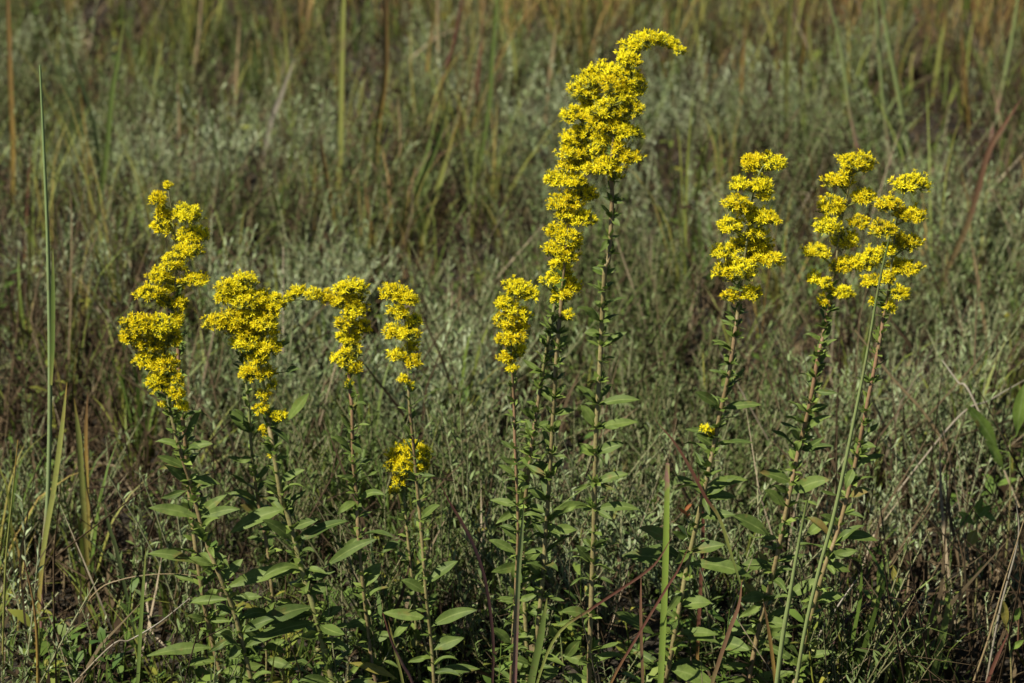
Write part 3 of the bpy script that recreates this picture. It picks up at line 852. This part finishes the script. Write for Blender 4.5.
goldenrod('goldenrod with a well-spaced tiered plume standing alone, right of the tallest one', 2.39,
  [(768,160),(760,172),(754,190),(750,215),(747,240),(743,270),(738,310),(736,326),(729,373),(720,414),(713,449),(707,478),(698,518),(688,562),(678,615),(669,665),(665,683)],
  [(757,163,34,20),(775,161,20,16),(749,160,20,14),(736,183,20,15),(760,184,26,20),(762,193,18,12),(735,202,30,18),(745,208,20,14),(758,215,34,16),(729,225,28,18),(771,218,16,13),(755,231,20,12),(748,243,44,18),(722,250,28,16),(757,254,30,16),(771,258,22,15),(726,270,30,22),(742,268,30,24),(729,294,20,12),(750,292,20,18),(703,427,12,10),(710,431,10,10)],
  [(714,480,748,480,11),(719,449,753,443,10,DKL),(714,414,695,392,11),(732,409,762,405,9),(729,372,721,386,10),(694,572,753,578,16),(679,602,712,603,15),(713,643,750,651,16,{'y':-.03}),(683,632,719,635,11),(669,670,716,688,17),(670,541,639,528,14),(672,560,622,556,16),(655,635,613,613,15),(711,450,696,435,12),(707,500,735,497,11),(697,520,735,515,12),(730,345,712,340,6),(732,515,770,536,16),(690,560,725,545,14)],
  rad=0.0023, plume_bottom=300, mat='stem_tan', seed=15, auto=0.85)
goldenrod('left goldenrod of the close right-hand pair, its plume in separated yellow tufts', 2.41,
  [(858,158),(851,180),(845,205),(840,230),(836,262),(831,290),(825,327),(818,358),(809,408),(799,449),(789,496),(777,556),(768,594),(760,623),(748,683)],
  [(854,160,36,18),(864,165,16,12),(836,179,30,16),(846,170,16,12),(862,195,26,16),(830,205,30,20),(825,225,26,18),(857,221,22,14),(843,239,30,20),(815,250,28,14),(845,263,32,18),(862,262,24,18),(812,277,14,14),(824,282,12,14),(842,291,22,14),(822,299,14,14),(829,288,8,8)],
  [(812,417,828,406,9),(806,455,833,446,10,DKL),(800,499,830,480,15,{'y':-.02}),(777,487,760,472,14),(780,507,764,490,11),(739,566,773,565,13),(786,597,825,580,14),(806,536,831,520,12),(822,340,831,325,7),(813,372,826,362,7),(768,594,740,600,12),(762,620,790,625,12),(800,445,790,430,8)],
  rad=0.0023, plume_bottom=305, mat='stem_pink', seed=16, auto=0.9)
goldenrod('rightmost goldenrod, its plume of separated tufts crossed by a pale green stalk', 2.37,
  [(910,180),(902,200),(897,220),(893,250),(890,280),(885,310),(878,350),(865,415),(855,465),(838,531),(825,566),(810,621),(800,661),(794,683)],
  [(909,183,36,22),(886,202,26,16),(912,214,26,16),(897,211,14,12),(882,228,28,16),(907,241,28,16),(898,236,14,10),(872,254,26,16),(885,248,18,14),(905,266,28,16),(896,262,14,12),(870,280,20,16),(886,276,16,16),(898,292,20,14),(887,305,16,14),(871,300,7,7),(890,265,14,12)],
  [(845,541,878,541,12),(840,559,858,551,10),(865,466,885,455,8),(870,340,880,347,6),(855,465,845,490,9),(860,440,876,447,7),(830,560,850,572,10),(815,600,845,595,12),(838,530,820,515,9),(845,500,868,492,9)],
  rad=0.0021, plume_bottom=315, mat='stem_pink', seed=17, auto=0.8, leafscale=0.85)

# ------------------------------------------------------------------ single grass blades and stalks
random.seed(99)
def grass_thing(label, pts, width_px, mat, Y=None, Yb=None, name='grass_plant', cat='grass plant', group=None, round_=False, ext=True, up=0.0, fold=0.35, tipw=0.06):
    """pts from tip to foot; the foot runs on down to the soil"""
    if Y is None: Y = ground_y(pts[-1][1], 0.06)
    if Yb is None: Yb = Y
    n = len(pts)
    P3 = [at(px, py, Y + (Yb - Y) * i / (n - 1)) for i, (px, py) in enumerate(pts)]
    if up:
        P3.insert(0, P3[0] + (P3[0] - P3[1]).normalized() * up)
    if ext:
        last = P3[-1]; d = (P3[-1] - P3[-2]).normalized()
        d = (d + Vector((0, 0, -0.6))).normalized()
        if last.z > 0.01:
            P3.append(last + d * ((last.z - gh(last.x, last.y) + 0.005) / -d.z))
    foot = P3[-1]
    w = width_px * Y / FPX * (1.0 if Y < 3 else 0.85)
    mb = MB()
    if round_:
        path = smooth_path(P3, 24)
        N = len(path)
        rows_r = [w * 0.5 * (0.45 + 0.55 * min(1, i / (N * .5))) for i in range(N)]
        mb.tube(path, rows_r, 7)
        # tube v runs from the tip: flip so that 0 is the foot
        mb.uv = [(u, 1 - v) for (u, v) in mb.uv]
    else:
        fc = Vector((random.uniform(-.5, .5), -1, random.uniform(-.1, .4)))
        blade(mb, P3, w, 24, fold, fc, tipw)
    o = mb.build(name, BM[mat], None, foot)
    tag(o, label, cat, group)
    return o

gt = grass_thing
gt('tall thin blue-green grass stalk standing alone near the left edge', [(40,65),(44,150),(48,250),(50,385),(48,493),(43,557)], 5.0, 'paletall', 2.62, name='grass_plant', cat='grass plant', round_=True)
gt('green sheath leaf hugging the tall stalk near the left edge', [(53,248),(53,330),(51,385)], 5, 'green', 2.61, ext=False)
gt('yellow-green pointed blade rising from the foot of the tall left stalk', [(67,382),(62,430),(54,490),(43,557)], 6, 'yellowgreen', 2.60)
gt('ochre-edged blade just right of the tall left stalk, tip at mid height', [(74,398),(79,440),(82,486)], 6, 'yellowgreen', 2.70)
gt('ochre upright blade beside a short green one in the left grasses', [(88,390),(86,430),(87,475)], 4, 'ochre', 2.8)
gt('green grass blade with tan foot leaning right, standing behind the tall left stalk', [(124,19),(118,60),(112,94),(107,150),(99,210),(98,262)], 6, 'green', 4.0)
gt('dark reddish-footed grass stalk running out of the top left corner', [(8,0),(11,94),(13,150),(13,206)], 6, 'ochre', up=.08)
gt('dark thin blade leaning right near the top left', [(41,37),(66,90),(94,165)], 5, 'dark')
gt('dark green blade next to a yellow one at upper left', [(60,28),(78,75),(95,130),(100,190)], 5, 'dark')
gt('short dark blade leaning right above the far left plume', [(131,112),(145,145),(161,180)], 5, 'dark')
gt('blurred tan stalk at the top, above the far left plume', [(202,0),(199,40),(193,82)], 5, 'tan', up=.1, round_=True, name='grass_plant', cat='grass plant')
gt('pale tan stalk right of the far left plume tip', [(178,84),(180,130),(180,180)], 5, 'tan', round_=True, name='grass_plant', cat='grass plant')
gt('olive upright blade above the arching left plume, leaving the top', [(344,0),(342,75),(341,150),(340,190)], 6, 'yellowgreen', up=.08)
gt('green blade with a dark kink, above the slender upright goldenrod, leaving the top', [(385,0),(385,75),(378,124),(374,195)], 7, 'ochre', up=.08)
gt('ochre blade leaning left above the arching left plume', [(318,127),(325,170),(333,221)], 6, 'ochre')
gt('whitish tan stalk leaving the top centre-left', [(438,0),(439,45),(440,94)], 6, 'tan', up=.08, round_=True, name='grass_plant', cat='grass plant')
gt('pinkish dry stalk leaning right at the top centre-left', [(462,0),(455,40),(443,82),(436,120)], 5, 'red', up=.08, round_=True, name='grass_plant', cat='grass plant')
gt('wide green blade leaning right in the clump above the slender goldenrod', [(450,95),(438,140),(420,185),(404,228)], 7, 'green')
gt('outer right blade of the clump above the slender goldenrod', [(457,122),(446,160),(434,200),(424,235)], 6, 'yellowgreen')
gt('thin blade in the middle of the clump above the slender goldenrod', [(440,100),(428,150),(412,200)], 4, 'green')
gt('short left blade of the clump above the slender goldenrod', [(400,150),(405,190),(402,232)], 4, 'yellowgreen')
gt('green stalk darkening downwards left of the tall one-sided plume', [(497,0),(492,60),(490,97),(484,140),(476,182)], 5, 'green', up=.08)
gt('whitish broken stem leaning right at upper left of centre', [(295,58),(281,95),(270,125),(263,165)], 6, 'white', name='dead_weed', cat='dead weed')
gt('pale dead stem standing above the slender goldenrod', [(398,94),(401,140),(400,190)], 5, 'tan', name='dead_weed', cat='dead weed', round_=True)
gt('pinkish green stalk bending right, leaving the top at the right', [(829,0),(837,30),(844,67),(849,105),(858,150),(866,185)], 5, 'pinkgreen', up=.08, name='grass_plant', cat='grass plant', round_=True)
gt('pale stalk left of the widest pale stalk at upper right', [(876,8),(880,60),(883,100),(889,150),(893,172)], 4.5, 'pinkgreen', up=.04, name='grass_plant', cat='grass plant', round_=True)
gt('widest pale green stalk at upper right, above the rightmost goldenrod', [(882,0),(889,45),(897,86),(905,130),(912,165)], 6, 'pale', up=.08, name='grass_plant', cat='grass plant', round_=True)
gt('green stalk with a pink middle leaving the top right corner', [(1018,0),(1009,56),(1001,95),(993,131)], 5, 'pinkgreen', up=.08, name='grass_plant', cat='grass plant', round_=True)
gt('brownish folded blade leaning far right near the right edge', [(1021,99),(1004,125),(989,150),(978,190),(966,228),(943,281)], 7, 'brown', 3.75)
gt('tan upright blade leaving the top above the tiered plume', [(806,0),(803,40),(799,80)], 5, 'ochre', up=.08)
gt('olive upright blade left of the tan one above the tiered plume', [(790,0),(786,70),(785,150)], 5, 'yellowgreen', up=.08)
gt('red-brown dead stem lying diagonally at the right, from beside the rightmost plume', [(855,330),(890,375),(936,430)], 4, 'tan', 3.0, name='dead_weed', cat='dead weed', round_=True)
gt('whitish forked dead stem leaning at the right', [(942,360),(958,382),(976,405)], 2.2, 'white', 2.95, 2.9, name='dead_weed', cat='dead weed', round_=True)
gt('long whitish dead stem lying level near the right edge', [(1030,377),(990,400),(951,425)], 2.0, 'white', 2.95, 2.9, name='dead_weed', cat='dead weed', round_=True)
gt('left of the two crossing straw stems at the lower right corner', [(1024,520),(1005,580),(988,640),(971,690)], 2.5, 'tan', 2.42, name='dry_straw', cat='straw', round_=True)
gt('right of the two crossing straw stems at the lower right corner', [(1016,500),(1018,540),(1000,610),(985,690)], 2.5, 'white', 2.46, name='dry_straw', cat='straw', round_=True)
gt('slim yellow-green blade with a brown tip, right of the rightmost goldenrod foot', [(900,600),(893,640),(884,690)], 5, 'yellowgreen', 2.42)
gt('broad bright green blade at the bottom right', [(951,590),(942,635),(930,690)], 9, 'green', 2.44)
gt('short white straw lying beside the rightmost goldenrod foot', [(856,580),(838,606),(817,640)], 2.6, 'white', 2.45, 2.43, name='dry_straw', cat='straw', round_=True)
gt('pale green smooth stalk crossing in front of the rightmost goldenrod', [(890,235),(879,284),(867,354),(855,415),(835,511),(820,566),(806,625),(795,690)], 4.4, 'pale', 2.33, name='grass_plant', cat='grass plant', round_=True)
gt('second smooth green stalk, left of the pale one crossing the rightmost goldenrod', [(807,500),(798,547),(789,600),(783,635),(776,690)], 5.4, 'pale', 2.32, name='grass_plant', cat='grass plant', round_=True)
b_ = gt('wide flat green blade with a cut tan tip, between the tallest and the tiered goldenrod', [(668,463),(667,530),(665,600),(661,690)], 7.5, 'cut', 2.33, fold=.6, tipw=.62)
gt('purple-footed upright blade in front of the short-plumed goldenrod', [(524,500),(521,540),(518,578),(514,690)], 5.5, 'pinkgreen', 2.33)
gt('light green pointed blade at the bottom, left of the tallest goldenrod', [(547,598),(540,640),(530,690)], 8, 'green', 2.31)
gt('long brown blade arching over at the bottom centre, green at its foot', [(673,535),(658,560),(640,576),(592,608),(557,635),(535,690)], 3.2, 'redgreen', 2.30)
gt('thin dark red blade leaning right below the cut green one', [(689,546),(678,570),(666,589),(637,637),(608,690)], 2.8, 'red', 2.30)
gt('red-brown bent blade running down before the tiered goldenrod', [(655,420),(675,443),(692,471),(706,498),(720,519),(733,560),(742,588)], 3.6, 'redgreen', 2.31, ext=False)
gt('russet upright blade at the foot of the tiered goldenrod', [(742,580),(739,605),(730,629),(718,665),(711,690)], 4.5, 'brown', 2.30)
gt('narrow dark red blade behind the tiered goldenrod', [(696,455),(703,520),(701,580),(698,640),(697,690)], 4, 'red', 2.5)
gt('dark maroon blade leaning left, right of the slender upright goldenrod', [(440,483),(450,503),(461,521),(475,549),(486,585),(493,640),(492,690)], 3.6, 'maroon', 2.36)
gt('purple-brown thin stalk at the bottom below the arching left plume', [(383,613),(392,642),(403,665),(415,690)], 3.6, 'maroon', 2.30, name='grass_plant', cat='grass plant', round_=True)
gt('thin light green stem beside the purple-brown stalk', [(388,620),(396,655),(404,690)], 3, 'yellowgreen', 2.31)
gt('thin upright green blade left of the far left goldenrods at the bottom', [(146,548),(142,610),(138,690)], 4.5, 'green', 2.34)
gt('short dark green blade at lower left', [(103,500),(110,530),(118,556)], 4, 'dark', 2.55)
gt('tan straw arching over at lower left', [(197,576),(175,574),(147,575),(120,580),(98,590),(75,620),(50,665)], 1.5, 'tan', 2.50, name='dry_straw', cat='straw', round_=True)
gt('pale straw lying diagonally across the far left goldenrod feet', [(190,598),(160,622),(130,640),(104,652)], 1.8, 'white', 2.42, 2.40, name='dry_straw', cat='straw', round_=True)
gt('orange-tan upright stalk at the lower left corner', [(24,560),(33,600),(37,640),(38,690)], 3.5, 'ochre', 2.42, name='grass_plant', cat='grass plant', round_=True)
gt('thin yellow-green stalk on the left edge at the bottom', [(18,440),(12,500),(6,560),(3,640)], 2.5, 'yellowgreen', 2.45, name='grass_plant', cat='grass plant', round_=True)
gt('thick curved dark twig at lower right beside the pale green stalk', [(905,590),(880,600),(855,612),(835,640)], 4, 'maroon', 2.50, 2.46, name='dead_twig', cat='twig', round_=True)
gt('russet blade standing right at the bottom between the right-hand stalks', [(763,600),(770,640),(776,690)], 4, 'ochre', 2.36)
gt('reddish blade tip at the bottom right', [(1010,630),(996,660),(985,690)], 4, 'red', 2.40)
gt('thin russet upright blade right of the arching brown blade', [(641,575),(641,620),(643,690)], 3.4, 'brown', 2.34)

# mid-distance stalks that stand out from the ground cover, one by one
for (px, pyb, hg, ln, mt, lb) in [
    (25, 250, 110, 6, 'red', 'rusty thin blade at the left edge, between corner stalk and tall blue-green one'),
    (75, 300, 90, -12, 'green', 'green slim blade behind the dark gap right of the tall left stalk'),
    (118, 290, 70, 10, 'yellowgreen', 'short yellow-green blade just left of the far left plume'),
    (135, 300, 100, -8, 'dark', 'dark slim blade touching the far left plume from behind'),
    (150, 120, 90, 14, 'yellowgreen', 'yellow-green blurred blade leaning right above the far left plume tip'),
    (222, 190, 120, -20, 'dark', 'dark blurred blade leaning left, between the far left plume and the bushy plume'),
    (235, 110, 95, 5, 'tan', 'tan upright blurred blade near the top, right of two pale tan stalks'),
    (270, 250, 80, 18, 'green', 'green blurred blade directly above the bushy plume'),
    (290, 120, 110, -6, 'yellowgreen', 'faint yellow-green blade at the top behind the whitish broken stem'),
    (372, 240, 60, -8, 'ochre', 'short ochre blade above the slender upright goldenrod on its left'),
    (425, 90, 80, 10, 'ochre', 'ochre blade at the top between the whitish and the kinked stalk'),
    (475, 120, 110, 9, 'red', 'rusty blurred blade between the pinkish dry stalk and the green darkening one'),
    (520, 110, 90, -10, 'yellowgreen', 'yellow-green blurred blade at the top, left of the tall one-sided plume'),
    (545, 120, 100, 12, 'tan', 'tan blurred blade leaning right close behind the one-sided plume top'),
    (590, 60, 60, 5, 'red', 'rusty blurred blade at the top edge above the one-sided plume'),
    (690, 150, 60, 8, 'green', 'green blurred blade below the drooping tip of the tallest plume'),
    (705, 90, 90, -15, 'yellowgreen', 'yellow-green blurred blade leaning left, right of the tallest plume tip'),
    (740, 110, 95, 6, 'ochre', 'ochre blurred blade at the top directly above the tiered plume'),
    (765, 120, 110, 14, 'red', 'rusty blurred blade leaning right above the tiered plume'),
    (815, 100, 90, -9, 'yellowgreen', 'faint olive blade leaning left, above the right-hand pair'),
    (868, 95, 85, 9, 'tan', 'tan blurred blade between the pinkish bending stalk and the pale one'),
    (935, 80, 70, 12, 'yellowgreen', 'olive blurred blade at the top, right of the widest pale stalk'),
    (968, 120, 110, -8, 'ochre', 'ochre blurred blade at the top right, left of the pink-banded stalk'),
    (1000, 230, 80, 10, 'red', 'rusty blurred blade beside the brownish folded one at the right edge'),
    (985, 330, 90, -14, 'tan', 'tan dry blade standing right of the folded brownish one foot'),
    (935, 345, 80, 10, 'green', 'thin green blade right of the rightmost plume'),
    (455, 335, 70, 8, 'tan', 'tan thin blade between the slender plume and the narrow yellow column'),
    (690, 300, 90, -10, 'dark', 'dark thin blade left of the tiered plume foot')]:
    gt(lb, [(px + ln, pyb - hg), (px + ln * .45, pyb - hg * .5), (px, pyb)], random.uniform(2.5, 4.5), mt)

# ------------------------------------------------------------------ a few leafy plants told apart from the cover
def leafy_plant(name, label, Y, foot_px, leaves, mat, stem_top=None, cat='plant'):
    foot = at(foot_px[0], foot_px[1], Y)
    foot = Vector((foot.x, foot.y, gh(foot.x, foot.y)))
    root = empty(name, foot); tag(root, label, cat)
    top = at(stem_top[0], stem_top[1], Y) if stem_top else foot + Vector((0, 0, 0.03))
    mb = MB()
    path = smooth_path([top, top.lerp(foot, .5) + Vector((.004, 0, 0)), foot], 12)
    mb.tube(path, [0.0008 + 0.00008 * i for i in range(12)], 5)
    mb.build('stem', M['stem_green'], root, foot)
    for L in leaves:
        bx_, by_, tx, ty, w = L[:5]
        mt = L[5] if len(L) > 5 else mat
        base = at(bx_, by_, Y); tip = at(tx, ty, Y - 0.01)
        q = min(path, key=lambda p: (p - base).length)
        lm = MB()
        leaf(lm, base, tip, w * Y / FPX, Vector((0, -0.8, .5)), 0.1, .25, .2, 0, random.uniform(.3, 1), 9)
        if (q - base).length > 0.002: lm.tube([q, base], [0.0008, 0.0007], 4)
        lm.build('leaf', M[mt], root, foot)
    return root

leafy_plant('broadleaf_plant', 'plant with two broad blurred green leaves at the right edge', 2.80, (1008, 520),
            [(998,450,966,405,15), (1016,436,1025,383,16), (1004,470,985,440,10)], 'leaf_broad', (1010, 440))
leafy_plant('yellowing_weed', 'small weed with curled green leaves and one yellow leaf at lower right', 2.62, (975, 600),
            [(975,520,992,505,9),(974,525,958,512,9),(976,530,968,548,13,'leaf_yellow'),(975,515,983,498,8),(970,512,960,528,8),(980,510,996,522,7)], 'leaf_broad', (976, 505))
leafy_plant('yellow_leaved_sprig', 'sprig holding a yellow oval leaf beside a green one in the bottom right corner', 2.40, (1012, 690),
            [(1006,628,1003,600,9,'leaf_yellow'),(1014,622,1020,607,10),(1012,650,1024,640,7)], 'leaf_broad', (1008, 620))
leafy_plant('wilting_herb', 'herb with a green and a yellow hanging leaf right of the rightmost goldenrod', 2.55, (888, 640),
            [(882,560,878,590,8),(893,565,895,595,8,'leaf_yellow'),(884,555,872,548,7),(890,580,905,590,7)], 'leaf_broad', (887, 545))
leafy_plant('orange_leaved_herb', 'herb with two small orange leaves behind the tiered goldenrod', 2.62, (690, 560),
            [(690,530,704,520,9),(688,540,672,532,8),(684,512,692,504,4,'leaf_orange'),(688,516,678,508,4,'leaf_orange')], 'leaf_broad', (692, 512))
leafy_plant('leafy_herb', 'herb with pale green oval leaves low at the bottom, left of the tallest goldenrod', 2.40, (560, 700),
            [(560,668,540,680,14),(562,655,590,665,13),(558,640,548,625,10),(564,660,580,640,12),(560,675,600,690,14)], 'leaf', (560, 630))
leafy_plant('leafy_herb', 'herb with narrow dull leaves at the bottom between the far left and bushy goldenrods', 2.44, (262, 700),
            [(262,640,240,628,10),(264,650,285,640,10),(262,665,240,672,11),(266,660,292,668,12),(263,620,275,602,9)], 'leaf', (263, 600))

# old brown seed heads on thin dead stems
def seed_weed(label, Y, head_px, mid_px, foot_px, size):
    P = [at(head_px[0], head_px[1], Y), at(mid_px[0], mid_px[1], Y), at(foot_px[0], foot_px[1], Y)]
    P.append(Vector((P[2].x, Y, gh(P[2].x, Y) - 0.003)))
    foot = P[-1].copy()
    root = empty('dead_weed', foot); tag(root, label, 'dead weed')
    mb = MB(); path = smooth_path(P, 16)
    mb.tube(path, [0.0007 + 0.00004 * i for i in range(16)], 5); mb.build('stem', BM['brown'], root, foot)
    hb = MB()
    for k in range(46):
        v = rv(1).normalized(); v.z = abs(v.z) * 0.9 - 0.25
        b0 = P[0] + v * size * 0.25; t1 = P[0] + v * size * random.uniform(.7, 1.1)
        s_ = v.cross(rv(1)).normalized() * size * 0.13
        hb.quadstrip([[b0 - s_ * .4, b0 + s_ * .4], [b0.lerp(t1, .6) - s_, b0.lerp(t1, .6) + s_], [t1 - s_ * .2, t1 + s_ * .2]], 0, random.uniform(0, .7))
    hb.build('seed_head', M['litter'], root, foot)
seed_weed('dead stem with a shaggy brown seed head at the right edge above the crossing straws', 2.50, (1017, 511), (1020, 560), (1018, 640), 0.009)
seed_weed('dark dead weed with a curled seed head beside the foot of the rightmost goldenrod', 2.46, (868, 610), (862, 640), (868, 680), 0.008)
seed_weed('blurred dead stem with a small dark seed head left of the tiered plume', 3.6, (686, 208), (690, 250), (694, 290), 0.010)
seed_weed('blurred dead stem with a dark seed head above the slender upright plume', 4.3, (398, 92), (396, 130), (392, 175), 0.011)

# silvery sprigs that can be picked out one by one along the near edge
random.seed(41)
near_spots = [(20,600,'in the lower left corner'),(60,470,'touching the tall left stalk on its right'),(75,520,'right of the yellow-green pointed blade foot'),
    (100,610,'at the bottom, left of the thin upright green blade'),(128,560,'just left of the lowest far left goldenrod leaves'),(160,480,'left of the far left goldenrod stems'),
    (225,470,'between the far left goldenrods and the thin-bloomed stem'),(320,470,'right of the thick dark-leaved goldenrod stem'),(335,430,'just left of the arching-tipped goldenrod stem'),
    (440,440,'right of the low round bunch of bloom'),(455,560,'right of the slender upright goldenrod, by its lower leaves'),(475,400,'left of the narrow yellow column'),
    (480,500,'beside the dark maroon blade'),(570,470,'between the one-sided and the tallest goldenrod stems'),(625,400,'right of the tallest goldenrod at mid height'),
    (640,470,'left of the cut green blade tip'),(760,430,'right of the tiered goldenrod stem at mid height'),(785,395,'left of the separated-tuft plume stem'),
    (880,500,'just right of the rightmost goldenrod'),(905,530,'second from the rightmost goldenrod, over the twigs'),(925,470,'above the dark twiggy patch at right'),
    (940,540,'left of the small weed with the yellow leaf'),(955,600,'below the small weed with the yellow leaf'),(965,450,'under the long level whitish stem'),
    (985,560,'right of the small weed with the yellow leaf'),(1008,480,'at the right edge below the broad leaves'),(915,420,'below the diagonal tan stem'),
    (990,625,'between the crossing straws'),(30,400,'left of the tall left stalk at mid height'),(15,500,'at the left edge by the thin yellow-green stalk'),
    (110,440,'left of the far left goldenrods at mid height'),(905,640,'at the bottom by the slim brown-tipped blade'),(345,640,'at the bottom below the arching-tipped goldenrod leaves')]
for (px, py, wl) in near_spots:
    Yb = max(2.40, ground_y(py + 45, 0.02)); p = at(px, py + 45, Yb)
    pr = sage_proto(random.uniform(0.10, 0.16), random.choice((2, 3, 4)), 0.45, 0.0105)
    v, f, mi, r = pr.arrays()
    root = empty('silvery_sprig', (p.x, Yb, gh(p.x, Yb)))
    tag(root, 'small silvery sprig ' + wl, 'sprig', 'silvery sprigs around the goldenrod stems')
    for part, want, mt in (('leaf', 0, M['sage_leaf']), ('stem', 1, M['sage_stem'])):
        sel = [i for i in range(len(f)) if mi[i] == want]
        me = bpy.data.meshes.new('foliage' if want == 0 else 'stem')
        me.from_pydata([tuple(map(float, x)) for x in v], [], [tuple(int(q) for q in f[i]) for i in sel])
        a = me.attributes.new('rnd', 'FLOAT', 'FACE'); a.data.foreach_set('value', np.array([r[i] for i in sel], dtype=np.float32))
        me.materials.append(mt)
        o = bpy.data.objects.new('foliage' if want == 0 else 'stem', me); col.objects.link(o); o.parent = root
